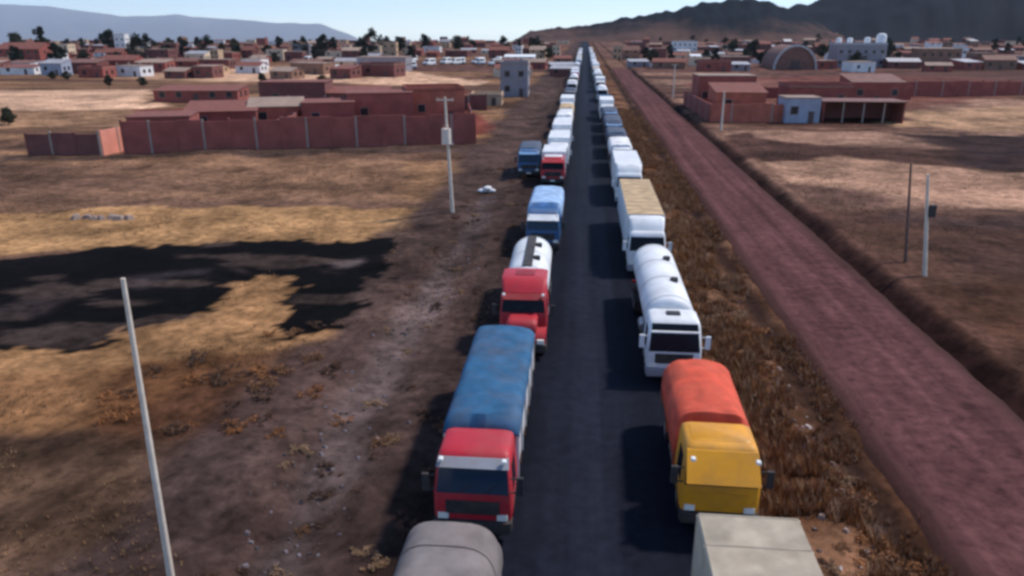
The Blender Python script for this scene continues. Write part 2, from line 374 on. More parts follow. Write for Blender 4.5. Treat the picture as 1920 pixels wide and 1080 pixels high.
def hill_mat(name, c1, c2, scale, lo, hi):
    m = bpy.data.materials.new(name); m.use_nodes = True; t = m.node_tree; n = t.nodes; b = n['Principled BSDF']
    b.inputs['Roughness'].default_value = 1; b.inputs['Specular IOR Level'].default_value = .05
    geo = n.new('ShaderNodeNewGeometry'); ns = n.new('ShaderNodeTexNoise'); ns.inputs['Scale'].default_value = scale; ns.inputs['Detail'].default_value = 9; ns.inputs['Roughness'].default_value = .62
    t.links.new(geo.outputs['Position'], ns.inputs['Vector'])
    sx = n.new('ShaderNodeSeparateXYZ'); t.links.new(geo.outputs['Position'], sx.inputs[0])
    hz = n.new('ShaderNodeMapRange'); hz.inputs[1].default_value = lo; hz.inputs[2].default_value = hi; hz.inputs[3].default_value = -.28; hz.inputs[4].default_value = .28
    t.links.new(sx.outputs[2], hz.inputs[0])
    ad = n.new('ShaderNodeMath'); t.links.new(ns.outputs[0], ad.inputs[0]); t.links.new(hz.outputs[0], ad.inputs[1])
    rr = n.new('ShaderNodeMapRange'); rr.inputs[1].default_value = .38; rr.inputs[2].default_value = .62; t.links.new(ad.outputs[0], rr.inputs[0])
    mx = n.new('ShaderNodeMix'); mx.data_type = 'RGBA'; mx.inputs[6].default_value = (*c1, 1); mx.inputs[7].default_value = (*c2, 1)
    t.links.new(rr.outputs[0], mx.inputs[0]); t.links.new(mx.outputs[2], b.inputs['Base Color'])
    return m
h1 = ridge_mesh('hill', 1500, 400, [(930, 84), (975, 68), (1010, 56), (1090, 45), (1200, 30), (1260, 18), (1310, 6), (1360, -2), (1410, -5), (1445, 0), (1470, 14), (1500, 26), (1560, 52), (1640, 80)],
                hill_mat('scrub_slope', L(84, 64, 58), L(24, 29, 36), .007, -8, 46), 3, 9, foot=-14)
tag(h1, 'brown scrub hill with dark wooded crest behind the town', kind='structure')
h2 = ridge_mesh('wooded_hill', 1800, 600, [(1380, 84), (1430, 40), (1478, 17), (1530, -2), (1600, -20), (1700, -46), (1820, -70), (1950, -84), (2100, -70), (2300, -20), (2500, 60)],
                hill_mat('dark_wood', L(30, 32, 40), L(20, 24, 32), .01, 0, 240), 13, 16, foot=-22)
tag(h2, 'dark wooded hill rising out of frame at top right', kind='structure')
fm = ridge_mesh('far_mountains', 45000, 8000, [(-700, 20), (-400, -12), (-150, 2), (0, 6), (90, 10), (160, 20), (235, 30), (330, 27), (450, 36), (520, 42), (600, 44), (650, 62), (700, 85)],
                hill_mat('bare_mountain', L(96, 88, 86), L(112, 104, 100), (.0004), 0, 1200), 23, 110, foot=-640)
tag(fm, 'pale blue mountain range far beyond the town', kind='structure')

# ------------------------------------------------------------------ haze: the air between
hz = MB().box(-46000, 46000, -600, 56000, -900, 2600).build('haze', None)
hm = bpy.data.materials.new('air'); hm.use_nodes = True; t = hm.node_tree
t.nodes.remove(t.nodes['Principled BSDF'])
pv = t.nodes.new('ShaderNodeVolumePrincipled'); pv.inputs['Color'].default_value = (.68, .84, 1, 1); pv.inputs['Density'].default_value = 0.2e-4
pv.inputs['Anisotropy'].default_value = .25
t.links.new(pv.outputs[0], t.nodes['Material Output'].inputs['Volume'])
hz.data.materials.append(hm); tag(hz, 'thin bluish haze in the air over the plain', kind='stuff')

# ------------------------------------------------------------------ materials of things
DUST = L(120, 98, 84)
M = {}
def paint(key, col, dirt_amt=.35, rough=.55, coat=.04): M[key] = mat('paint_' + key, col, rough, .1, 1.1, DUST, min(dirt_amt * 1.5, .6), coat=coat, spec=.32)
paint('white', (.74, .75, .76), .16); paint('red', L(178, 38, 52), .22); paint('dark_red', L(140, 26, 34), .22); paint('yellow', L(222, 152, 34), .26)
paint('blue', L(40, 92, 140), .25); paint('light_blue', L(120, 160, 200), .25); paint('navy', L(38, 50, 74), .25); paint('grey', L(140, 142, 150), .3)
paint('cream', L(205, 190, 165), .25); paint('orange', L(205, 84, 52), .3)
def cloth(key, col): M[key] = mat('tarp_' + key, col, .85, .26, 1.4, DUST, .24, spec=.2, bump=.9)
cloth('t_blue', L(46, 90, 124)); cloth('t_orange', L(204, 84, 62)); cloth('t_grey', L(122, 114, 112)); cloth('t_tan', L(186, 160, 126)); cloth('t_beige', L(168, 156, 138))
cloth('t_white', (.7, .7, .7)); cloth('t_slate', L(80, 92, 110)); cloth('t_red', L(170, 44, 46)); cloth('t_pale_blue', L(150, 180, 214))
M['glass'] = mat('glass_dark', (.012, .016, .022), .15, .05, 1, spec=.08)
M['glass_blue'] = mat('glass_blue', (.02, .04, .07), .12, .05, 1, spec=.3)
M['rubber'] = mat('rubber', (.018, .018, .019), .9, .2, 6, DUST, .25)
M['steel'] = mat('steel', (.35, .35, .36), .45, .15, 4, DUST, .3, metal=.6)
M['chrome'] = mat('chrome', (.75, .75, .75), .25, .05, 4, metal=1.0)
M['chassis'] = mat('chassis', (.03, .03, .033), .75, .2, 3, DUST, .3)
M['lamp'] = mat('lamp_glass', (.8, .8, .75), .2, .05, 3)
M['tail'] = mat('tail_lamp', (.4, .02, .02), .3, .05, 3)
M['rust'] = mat('rusted', L(120, 72, 48), .8, .3, 3)
M['plank'] = mat('plank', L(150, 100, 66), .85, .3, 2, DUST, .3)
M['roof_dark'] = mat('roof_unit', (.03, .03, .035), .6, .1, 2)

# shared wheel
def wheel_mesh(r, wd):
    n = 20; prof = [(-wd / 2, r * .58), (-wd / 2, r * .9), (-wd / 2 + .05, r), (wd / 2 - .05, r), (wd / 2, r * .9), (wd / 2, r * .58)]
    rg = [[(x, q * math.cos(6.2832 * i / n), q * math.sin(6.2832 * i / n)) for i in range(n)] for x, q in prof]
    return MB().rings(rg).mesh('wheel', M['rubber'], 35)
def rim_mesh(r, wd):
    n = 16; prof = [(wd / 2 + .012, r * .55), (wd / 2 - .03, r * .5), (wd / 2 - .07, r * .3), (wd / 2 + .02, r * .2), (wd / 2 + .02, r * .03)]
    mb = MB()
    for s in (1,): mb.rings([[(x * s, q * math.cos(6.2832 * i / n), q * math.sin(6.2832 * i / n)) for i in range(n)] for x, q in prof])
    return mb.mesh('rim', M['steel'], 35)
WH = wheel_mesh(.5, .3); RIM = rim_mesh(.5, .3); WH2 = wheel_mesh(.5, .62); RIM2 = rim_mesh(.5, .62)
WHS = wheel_mesh(.34, .22); RIMS = rim_mesh(.34, .22)
def wheel(t, x, y, dual=False, small=False):
    me, rm, r = (WHS, RIMS, .34) if small else ((WH2, RIM2, .5) if dual else (WH, RIM, .5))
    o = obj('wheel', me, None, t, (x, y, r), (0, 0, math.pi) if x < 0 else None); obj('rim', rm, None, o); return o

def interp(tab, z, k):
    zs = [q[0] for q in tab]; return float(np.interp(z, zs, [q[k] for q in tab]))
def make_cab(t, y0, style, col, roofcol=None, visor=None, detail=True, fairing=0.0, hatch=False, glass='glass', deep_visor=False, bar=False, sleeper=0.0):
    """cab whose front stands at y0 of the truck; styles: flat, bonnet. Returns y of its back wall"""
    mat_ = M[col]
    if style == 'flat':
        D_ = 2.05
        lv = [(.62, 1.19, y0 + .06, y0 + D_, .14), (.95, 1.23, y0, y0 + D_, .16), (1.62, 1.24, y0 + .01, y0 + D_, .17), (1.78, 1.23, y0 + .05, y0 + D_, .17),
              (2.66, 1.16, y0 + .30, y0 + D_, .17), (2.84, 1.11, y0 + .42, y0 + D_ - .02, .18), (2.93, 1.0, y0 + .58, y0 + D_ - .12, .2), (2.95, .7, y0 + .9, y0 + D_ - .4, .2)]
        wz0, wz1 = (1.58 if bar else 1.72), (2.8 if bar else 2.60)
    else:
        yb = y0 + 1.35; D_ = 1.35 + 1.75 + sleeper
        lv = [(.75, 1.15, yb, y0 + D_, .1), (1.0, 1.2, yb, y0 + D_, .14), (1.85, 1.2, yb, y0 + D_, .15), (2.62, 1.12, yb + .24, y0 + D_, .15),
              (2.78, 1.07, yb + .34, y0 + D_ - .02, .16), (2.87, .95, yb + .48, y0 + D_ - .1, .18), (2.89, .7, yb + .75, y0 + D_ - .35, .18)]
        wz0, wz1 = 1.93, 2.58
    cab = MB().loft(lv).build('cab', mat_, t, 50)
    yf = lambda z: interp(lv, z, 2); hw = lambda z: interp(lv, z, 1)
    def panel(name, z0, z1, x0a, x1a, x0b, x1b, m_, off=.014, th=.03):
        rg = []
        for z in sorted({z0, z1} | {q[0] for q in lv if z0 < q[0] < z1}):
            k = (z - z0) / (z1 - z0); xa = x0a + (x0b - x0a) * k; xb = x1a + (x1b - x1a) * k
            rg.append([(xa, yf(z) - off, z), (xb, yf(z) - off, z), (xb, yf(z) + th, z), (xa, yf(z) + th, z)])
        return MB().rings(rg).build(name, m_, cab)
    a, b = hw(wz0) - .1, hw(wz1) - .1
    panel('windshield', wz0, wz1, -a, a, -b, b, M[glass])
    if detail:
        for s in (-.45, .35):
            MB().tube((s, yf(wz0) - .03, wz0 + .02), (s + .42, yf(wz0 + .32) - .03, wz0 + .32), .012, n=5).build('wiper', M['chassis'], cab)
        MB().box(-.24, .24, y0 - .165, y0 - .145, .52, .66).build('number_plate', M['lamp'], t)
    def side(name, s, ya, yb_, z0, z1, m_, off=.012, slant=0.0):
        p = []
        for z in (z0, z1):
            y_a = ya + (slant if z == z1 else 0)
            for xx, yy in ((hw(z) + off, y_a), (hw(z) + off, yb_), (hw(z) - .03, yb_), (hw(z) - .03, y_a)): p.append((s * xx, yy, z))
        return MB().hexa(p).build(name, m_, cab)
    yr = lv[2][3]
    yc = (y0 + .32) if style == 'flat' else y0 + 1.5
    for s in (1, -1):
        side('door', s, yc, yc + 1.05, .8, wz0 - .12, mat_, .008)
        side('side_window', s, yc + .02, yc + .98, wz0 - .06, 2.5, M['glass'], .012, .16)
        if detail:
            MB().box(s * (hw(1.3) + .008), s * (hw(1.3) + .04), yc + .85, yc + .98, 1.38, 1.43).build('door_handle', M['chrome'], cab)
            mr = MB().box(s * 1.36, s * 1.58, y0 + .02, y0 + .12, 1.75, 2.35)
            mr.box(s * 1.18, s * 1.40, y0 + .06, y0 + .09, 2.28, 2.32).box(s * 1.18, s * 1.40, y0 + .06, y0 + .09, 1.78, 1.82)
            if style == 'bonnet': mr.v = [(x, y + 1.3, z) for x, y, z in mr.v]
            mr.build('mirror', M['white'] if col == 'white' else M['chassis'], cab)
    if roofcol:
        MB().loft([(2.88, .98, y0 + .62 + (1.2 if style == 'bonnet' else 0), yr - .14, .2), (2.985, .9, y0 + .75 + (1.2 if style == 'bonnet' else 0), yr - .22, .2)]).build('roof_panel', M[roofcol], cab, 50)
    if bar:
        MB().box(-1.08, 1.08, yf(2.5) - .2, yf(2.5) - .06, 2.46, 2.53).build('sun_visor', M[visor], cab, bevel=.012)
    elif visor:
        dz, dp = (.2, .24) if not deep_visor else ((.34, .42) if deep_visor is True else deep_visor)
        z1 = 2.80; z0 = z1 - dz
        MB().hexa([(-1.14, yf(z0) - dp, z0), (1.14, yf(z0) - dp, z0), (1.14, yf(z0) - dp + .05, z0), (-1.14, yf(z0) - dp + .05, z0),
                   (-1.1, yf(z1) - .02, z1), (1.1, yf(z1) - .02, z1), (1.1, yf(z1) + .06, z1), (-1.1, yf(z1) + .06, z1)]).build('sun_visor', M[visor], cab, bevel=.012)
        if detail:
            for s in (1, -1):
                MB().box(s * .98 - .07, s * .98 + .07, yf(z0) - dp + .02, yf(z0) - dp + .2, z1 - .02, z1 + .09).build('marker_lamp', M['lamp'], cab, bevel=.02)
    if hatch:
        MB().box(-.32, .32, y0 + 1.05, y0 + 1.5, 2.93, 3.03).build('roof_hatch', M['roof_dark'], cab, bevel=.03)
    if fairing:
        fy = yr; y0_ = y0; y0 = y0 + (1.2 if style == 'bonnet' else 0)
        MB().loft([(2.84, 1.08, y0 + .55, fy - .05, .2), (2.84 + fairing * .5, 1.14, y0 + .8, fy - .03, .22), (2.84 + fairing, 1.16, y0 + 1.15, fy - .02, .22), (2.9 + fairing, 1.0, y0 + 1.35, fy - .1, .2)]).build('roof_fairing', mat_, cab, 50)
        if style == 'bonnet': MB().box(-.5, .5, y0 + 1.7, fy - .5, 2.9 + fairing, 2.93 + fairing).build('roof_hatch', M['dark_red'], cab, bevel=.01)
        y0 = y0_
    zf = .62 if style == 'flat' else .7
    yF = y0
    if style == 'bonnet':
        hood = MB().loft([(.85, .62, y0 + .12, y0 + 1.5, .16), (1.45, .74, y0, y0 + 1.5, .2), (1.75, .76, y0 + .06, y0 + 1.5, .22), (1.9, .66, y0 + .25, y0 + 1.5, .2), (1.93, .5, y0 + .4, y0 + 1.5, .18)]).build('hood', mat_, cab, 50)
        for s in (1, -1):
            n = 9; rg = []
            for q in range(n):
                an = math.pi * q / (n - 1)
                yy, zz = y0 + .85 - .72 * math.cos(an), .72 + .62 * math.sin(an)
                yy2, zz2 = y0 + .85 - .66 * math.cos(an), .72 + .55 * math.sin(an)
                rg.append([(s * .62, yy, zz), (s * 1.2, yy, zz), (s * 1.2, yy2, zz2), (s * .62, yy2, zz2)])
            MB().rings(rg).build('fender', mat_, cab, 40)
    # grille, bumper, lamps
    gw = .85 if style == 'flat' else .52
    MB().box(-gw, gw, yF - .02, yF + .08, 1.0, 1.48).build('grille', M['chassis'] if col != 'yellow' else M['yellow'], cab)
    bpw = 1.24
    MB().loft([(.38, bpw - .04, yF - .1, yF + .3, .1), (.5, bpw, yF - .14, yF + .3, .12), (.78, bpw, yF - .12, yF + .3, .12)]).build('bumper', M['chassis'] if col not in ('white',) else M['grey'], t, 50)
    for s in (1, -1):
        MB().loft([(.82, .17, yF - .04, yF + .1, .04), (1.02, .17, yF - .04, yF + .1, .04)]).build('headlight', M['lamp'], cab, 40, loc=(s * .93, 0, 0))
    return y0 + D_

def jitter_top(mb, amp, seed, zmin):
    for i, (x, y, z) in enumerate(mb.v):
        if z > zmin: mb.v[i] = (x, y, z + amp * 2 * float(fbm(np.array(x * 1.1 + 5), np.array(y * .8), seed, 3)))
def load_tank(t, y0, y1, col, zc=2.28, a=1.2, b=1.02, catwalk=True, detail=True):
    n = 28; rg = []
    for y, k in ((y0, .55), (y0 + .04, .78), (y0 + .14, .93), (y0 + .3, 1), (y1 - .3, 1), (y1 - .14, .93), (y1 - .04, .78), (y1, .55)):
        rg.append([(a * k * math.cos(6.2832 * i / n), y, zc + b * k * math.sin(6.2832 * i / n)) for i in range(n)])
    tk = MB().rings(rg).build('tank', M[col], t, 40)
    nb = max(3, int((y1 - y0) / 2.2))
    for q in range(nb):
        y = y0 + .5 + (y1 - y0 - 1.0) * q / (nb - 1)
        MB().rings([[((a + .015) * math.cos(6.2832 * i / n), yy, zc + (b + .015) * math.sin(6.2832 * i / n)) for i in range(n)] for yy in (y - .03, y + .03)], cap=False).build('band', M['grey'], tk, 40)
    if catwalk:
        MB().box(-.26, .26, y0 + .4, y1 - .4, zc + b + .02, zc + b + .07).build('catwalk', M['chassis'], tk)
    if detail:
        for q in (.3, .68):
            y = y0 + (y1 - y0) * q
            MB().tube((.45, y, zc + b - .12), (.45, y, zc + b + .1), .2, .2, 12).build('manhole', M['chassis'], tk, 40)
    for y in (y0 + .9, (y0 + y1) / 2, y1 - .9):
        MB().box(-.9, .9, y - .12, y + .12, .95, zc - b * .72).build('saddle', M['chassis'], tk)
    for s in (1, -1):
        MB().tube((s * .4, y1 + .06, .9), (s * .4, y1 + .06, zc + b * .9), .02, n=6).build('ladder_rail', M['steel'], tk)
def load_box(t, y0, y1, col, roofcol=None, z0=1.05, z1=3.55, hw=1.25, ribs=True):
    bx = MB().box(-hw, hw, y0, y1, z0, z1).build('cargo_box', M[col], t, bevel=.03)
    rc = M[roofcol or col]
    MB().box(-hw + .02, hw - .02, y0 + .02, y1 - .02, z1 - .01, z1 + .03).build('roof_sheet', rc, bx, bevel=.012)
    if ribs:
        k = max(3, int((y1 - y0) / 1.2))
        for i in range(k + 1):
            y = y0 + .08 + (y1 - y0 - .16) * i / k
            MB().box(-hw - .018, hw + .018, y - .025, y + .025, z0 + .02, z1 - .015).build('rib', M[col], bx)
            MB().box(-hw + .05, hw - .05, y - .02, y + .02, z1 + .03, z1 + .045).build('roof_seam', rc, bx)
    for s in (1, -1):
        MB().box(s * .62 - .58, s * .62 + .58, y1 + .001, y1 + .03, z0 + .06, z1 - .08).build('rear_door', M[col], bx)
def load_tarp(t, y0, y1, sidecol, tarpcol, z0=1.05, zs=2.2, zt=3.2, hw=1.22, arch=.18, boards=4, seed=1, over=.25, corner=.16):
    """open cargo body with board sides and a tarpaulin sheeted over the load"""
    bd = MB().box(-hw, hw, y0, y1, z0 - .1, z0).build('bed_floor', M['chassis'], t)
    hb = (zs - z0) / boards
    for s in (1, -1):
        for i in range(boards):
            MB().box(s * (hw - .05), s * hw, y0, y1, z0 + i * hb + .012, z0 + (i + 1) * hb - .012).build('side_board', M[sidecol], t)
        for y in np.linspace(y0 + .05, y1 - .05, max(3, int((y1 - y0) / 1.3))):
            MB().box(s * hw, s * (hw + .06), y - .04, y + .04, z0 - .1, zs).build('stake', M[sidecol], t)
    for i in range(boards):
        MB().box(-hw + .05, hw - .05, y1 - .05, y1, z0 + i * hb + .012, z0 + (i + 1) * hb - .012).build('tail_board', M[sidecol], t)
    nx, ny = 15, max(10, int((y1 - y0) / .35)); mb = MB(); rg = []
    for j in range(ny + 1):
        f = j / ny; y = y0 - .04 + (y1 - y0 + .08) * f
        e_ = min(f, 1 - f) * (y1 - y0); endk = min(1, e_ / .35); endk = math.sqrt(max(0, 1 - (1 - endk) ** 2))
        ring = []
        for i in range(nx + 1):
            u = -1 + 2 * i / nx
            ring.append((u, y, endk))
        pts = []
        top = zs + .04 + (zt - zs - .04) * endk
        c = corner
        for i in range(nx + 1):
            u = -1 + 2 * i / nx
            x = (hw + .045) * u
            roll = max(0, (abs(u) - (1 - c)) / c)
            z = top + arch * (1 - u * u) * endk - (top - zs) * .35 * roll ** 2
            sag = .07 * math.sin(y * 4.4 + seed) * (1 - u * u * .5)
            hoop = abs(math.sin((y - y0) * math.pi / 1.25)); z += sag * .35 - .075 * hoop * (1 - .6 * u * u) * endk + .17 * float(fbm(np.array(x * 1.2 + seed), np.array(y * 1.1), seed, 3))
            pts.append((x, y, z))
        lo = zs - over + .06 * math.sin(y * 3.1 + seed)
        pts = [(-(hw + .075), y, lo)] + pts + [((hw + .075), y, lo)]
        rg.append(pts + [(q[0] * .96, q[1], min(q[2] - .05, zs - over + .01)) for q in reversed(pts[1:-1])])
    mb.rings(rg)
    tp = mb.build('tarpaulin', M[tarpcol], t, 60)
    for y in np.linspace(y0 + .6, y1 - .6, max(2, int((y1 - y0) / 1.6))):
        for s in (1, -1):
            MB().tube((s * (hw + .085), y, zs - over), (s * (hw + .07), y + .08, z0 + .05), .012, n=5).build('rope', M['plank'], tp)
    return tp
def load_arch(t, y0, y1, tarpcol, sidecol, z0=1.05, zs=2.3, zt=3.55, hw=1.22, seed=3):
    MB().box(-hw, hw, y0, y1, z0 - .1, zs).build('cargo_body', M[sidecol], t, bevel=.03)
    rg = []; n = 18; ny = max(8, int((y1 - y0) / .4))
    for j in range(ny + 1):
        y = y0 + (y1 - y0) * j / ny
        e_ = min(1, min(y - y0, y1 - y) / .5); k = .82 + .18 * math.sqrt(max(0, 1 - (1 - e_) ** 2))
        rib = .03 * abs(math.sin(y * math.pi / 1.2))
        p = []
        for i in range(n + 1):
            a = math.pi * i / n
            ca, sa = math.cos(a), math.sin(a)
            p.append(((hw + .04) * math.copysign(abs(ca) ** .55, ca), y, zs - .3 + (zt * k + .0 - zs + .3) * abs(sa) ** .62 - rib * sa))
        rg.append(p)
    tp = MB().rings(rg).build('canvas_cover', M[tarpcol], t, 60)
    for j in range(1, int((y1 - y0) / 1.2)):
        y = y0 + j * 1.2
        p = []
        for yy in (y - .03, y + .03):
            p.append([((hw + .055) * math.copysign(abs(math.cos(math.pi * i / n)) ** .55, math.cos(math.pi * i / n)), yy, zs - .3 + (zt - zs + .315) * abs(math.sin(math.pi * i / n)) ** .62) for i in range(n + 1)])
        MB().rings(p, cap=False).build('seam', M[tarpcol], tp, 60)
def running_gear(t, y_front, y_end, front_axle, rear, detail=True):
    for s in (1, -1):
        MB().box(s * .42 - .06, s * .42 + .06, y_front + .3, y_end - .1, .72, .95).build('chassis_rail', M['chassis'], t)
    for s in (1, -1): wheel(t, s * 1.02, front_axle)
    for y in rear:
        MB().tube((-.9, y, .5), (.9, y, .5), .09, n=8).build('axle', M['chassis'], t)
        for s in (1, -1): wheel(t, s * .88, y, True)
    if detail:
        ym = (front_axle + rear[0]) / 2
        for s in (1, -1):
            MB().tube((s * .95, ym - .5, .78), (s * .95, ym + .5, .78), .27, n=14).build('fuel_tank', M['steel'], t, 40)
        for s in (1, -1):
            MB().box(s * .62 - .32, s * .62 + .32, rear[-1] + .68, rear[-1] + .7, .3, .9).build('mud_flap', M['rubber'], t)
            MB().box(s * 1.0 - .14, s * 1.0 + .14, y_end - .08, y_end - .02, .82, .94).build('tail_light', M['tail'], t)
def truck(name, label, x, y, rz=0, cab=None, load=None, length=9.0, group=None, z=0.0, detail=True, rear=None):
    t = empty(name, (x, y, z), rz); tag(t, label, 'truck', group)
    yb = make_cab(t, 0, detail=detail, **cab)
    kind, kw = load[0], dict(load[1])
    gap = kw.pop('gap', .18)
    dict(tank=load_tank, box=load_box, tarp=load_tarp, arch=load_arch)[kind](t, yb + gap, length, **kw)
    fa = 1.25 if cab['style'] == 'flat' else .85
    running_gear(t, 0, length, fa, rear or [length - 2.9, length - 1.6], detail)
    if detail and cab['style'] == 'flat':
        for s in (1, -1):
            n = 9; rg = []
            for q in range(n):
                an = math.pi * q / (n - 1)
                rg.append([(s * 1.0, fa - .64 * math.cos(an), .55 + .6 * math.sin(an)), (s * 1.255, fa - .64 * math.cos(an), .55 + .6 * math.sin(an)),
                           (s * 1.255, fa - .58 * math.cos(an), .55 + .54 * math.sin(an)), (s * 1.0, fa - .58 * math.cos(an), .55 + .54 * math.sin(an))])
            MB().rings(rg).build('wheel_arch', M['chassis'], t, 40)
    return t
LG, RG = 'trucks queued on the left side of the highway', 'trucks queued on the right side of the highway'
# left row, from the camera outwards (front of each truck at y)
truck('canvas_truck', 'truck with grey rounded canvas cover, nearest in the left queue', -3.0, 4.2, 0, dict(style='flat', col='grey', visor='grey'),
      ('arch', dict(tarpcol='t_grey', sidecol='grey')), 12.0, LG)
truck('tarped_truck', 'red cab truck with white sides under a blue tarpaulin', -3.05, 19.6, R(0.2), dict(style='flat', col='red', visor='grey', glass='glass_blue'),
      ('tarp', dict(sidecol='white', tarpcol='t_blue', zs=2.6, zt=3.0, seed=4, arch=.2, over=.04)), 10.9, LG)
truck('tanker_truck', 'red bonneted truck pulling a white tank with dark top walkway', -2.65, 33.6, R(1), dict(style='bonnet', col='red', visor='dark_red', fairing=.5, sleeper=1.1),
      ('tank', dict(col='white', gap=.4, zc=2.2)), 11.6, LG)
truck('tarped_truck', 'blue truck with white sun visor and pale blue cover, behind the red bonneted truck', -2.6, 52.2, 0, dict(style='flat', col='blue', visor='white', deep_visor=True, glass='glass_blue'),
      ('tarp', dict(sidecol='blue', tarpcol='t_pale_blue', zs=2.4, zt=3.1, seed=8)), 9.0, LG)
truck('box_truck', 'short truck with red cab, white roof and white cargo box', -2.9, 77.2, 0, dict(style='flat', col='red', roofcol='white', visor='red', deep_visor=True),
      ('box', dict(col='white', z1=3.2)), 7.4, LG)
truck('flatbed_truck', 'blue truck pulled out onto the verge left of the queue', -5.75, 82.3, R(2), dict(style='flat', col='blue', visor='light_blue', glass='glass_blue'),
      ('tarp', dict(sidecol='blue', tarpcol='t_slate', zs=2.3, zt=2.9, seed=12)), 8.4, LG, z=-.16)
truck('box_truck', 'white truck directly behind the short red cabbed one', -2.7, 86.6, 0, dict(style='flat', col='white', visor='white'),
      ('box', dict(col='white', z1=3.4)), 9.2, LG)
truck('box_truck', 'white cabbed truck with pale box, third behind the blue visored truck on left', -2.7, 98.6, 0, dict(style='flat', col='white', visor='white'),
      ('box', dict(col='white', z1=3.5)), 10.4, LG)
# right row
truck('box_truck', 'truck with flat beige cargo roof, nearest in the right queue', 4.5, 3.4, 0, dict(style='flat', col='cream', visor='cream'),
      ('box', dict(col='cream', roofcol='t_beige', z1=3.6, hw=1.27)), 13.2, RG)
truck('tarped_truck', 'yellow cab truck with rounded orange tarpaulin over its load', 4.7, 20.7, R(-1.0), dict(style='flat', col='yellow', visor='yellow', deep_visor=(.80, .48), roofcol='yellow', fairing=.0),
      ('tarp', dict(sidecol='orange', tarpcol='t_orange', zs=2.1, zt=2.75, arch=.3, corner=.4, over=.5, seed=2)), 7.2, RG, rear=[5.8])
truck('tanker_truck', 'white tanker truck with black windshield behind the orange tarpaulin', 4.45, 31.5, 0, dict(style='flat', col='white', visor='white', hatch=True, bar=True),
      ('tank', dict(col='white', catwalk=False, zc=2.3)), 12.2, RG)
truck('box_truck', 'white high cab truck with flat tan cargo roof behind the white tanker', 4.45, 47.4, 0, dict(style='flat', col='white', fairing=.75),
      ('box', dict(col='white', roofcol='t_tan', z1=3.62)), 15.0, RG)
truck('box_truck', 'white high cab truck following the tan roofed one', 4.45, 68.6, 0, dict(style='flat', col='white', fairing=.7),
      ('box', dict(col='white', z1=3.5)), 10.4, RG)
truck('tarped_truck', 'truck with white cab and slate blue cover in the right queue', 4.45, 83.0, 0, dict(style='flat', col='grey', roofcol='white', glass='glass_blue'),
      ('tarp', dict(sidecol='navy', tarpcol='t_white', zs=2.4, zt=3.1, seed=5)), 9.6, RG)
truck('tarped_truck', 'dark navy truck close behind the white cabbed slate one, first of three dark', 4.5, 95.2, 0, dict(style='flat', col='navy', glass='glass_blue'),
      ('tarp', dict(sidecol='navy', tarpcol='t_slate', zs=2.3, zt=2.9, seed=9)), 9.4, RG)
truck('tarped_truck', 'dark navy truck with pale visor, second of the three dark ones', 4.5, 108.4, 0, dict(style='flat', col='navy', visor='light_blue', glass='glass_blue'),
      ('tarp', dict(sidecol='navy', tarpcol='t_slate', zs=2.4, zt=3.0, seed=6)), 10.2, RG)
truck('tarped_truck', 'dark navy truck with pale roof, last of the three dark ones', 4.5, 121.5, 0, dict(style='flat', col='navy', roofcol='light_blue'),
      ('tarp', dict(sidecol='navy', tarpcol='t_slate', zs=2.4, zt=3.0, seed=7)), 10.2, RG)
# far trucks: a few kinds, copied down both queues
far = []
for nm, cabk, ld, ln in (('tanker_truck', dict(style='flat', col='white'), ('tank', dict(col='white', catwalk=False, detail=False)), 11.0),
                         ('box_truck', dict(style='flat', col='white', visor='white'), ('box', dict(col='white', ribs=False, z1=3.6)), 10.5),
                         ('tarped_truck', dict(style='flat', col='white'), ('tarp', dict(sidecol='grey', tarpcol='t_white', boards=1, zs=2.3, zt=3.1)), 9.6),
                         ('tarped_truck', dict(style='bonnet', col='grey'), ('tarp', dict(sidecol='navy', tarpcol='t_slate', boards=1, zs=2.3, zt=3.0)), 10.0),
                         ('tarped_truck', dict(style='flat', col='blue'), ('tarp', dict(sidecol='blue', tarpcol='t_blue', boards=1, zs=2.3, zt=3.0)), 9.4),
                         ('box_truck', dict(style='flat', col='red'), ('box', dict(col='white', ribs=False, z1=3.4)), 9.8),
                         ('tarped_truck', dict(style='flat', col='white'), ('tarp', dict(sidecol='cream', tarpcol='t_tan', boards=1, zs=2.3, zt=3.0)), 10.2)):
    far.append((nm, truck(nm, 'far', 0, -300, 0, cabk, ld, ln, detail=False)))
KN = {'tanker_truck': 'white tanker', 'box_truck': 'white box truck'}
used = set(); cnt = {'left': 7, 'right': 9}
def ordinal(n): return f'{n}' + ('th' if 10 <= n % 100 <= 20 else {1: 'st', 2: 'nd', 3: 'rd'}.get(n % 10, 'th'))
def place_far(k, x, y, side):
    nm, p = far[k]
    t = p if k not in used else copy_tree(p)
    used.add(k); t.location = (x, y, 0)
    what = ['white tanker truck', 'white box truck', 'white covered cargo truck', 'grey bonneted truck with slate cover', 'blue truck with blue cover', 'red cab truck with white box', 'white cab truck with tan cover'][k]
    cnt[side] += 1; tag(t, f'{what}, {ordinal(cnt[side])} in the {side} queue counted from the camera', 'truck', f'far trucks down the {side} queue')
rnd = random.Random(7)
seqL = [2, 6, 1, 3, 2, 0, 5, 1, 3, 0, 4, 2]; seqR = [1, 4, 0, 1, 3, 2, 0, 6, 1, 5, 0, 2]
y = 114.0; i = 0
while y < 560:
    place_far(seqL[i % 12], -2.75 + rnd.uniform(-.2, .2), y, 'left'); y += rnd.choice([12.2, 13, 16, 20, 27]) + (y - 114) * .02; i += 1
y = 136.0; i = 0
while y < 620:
    place_far(seqR[i % 12], 4.45 + rnd.uniform(-.2, .2), y, 'right'); y += rnd.choice([12.2, 13, 16, 20, 27]) + (y - 143) * .02; i += 1

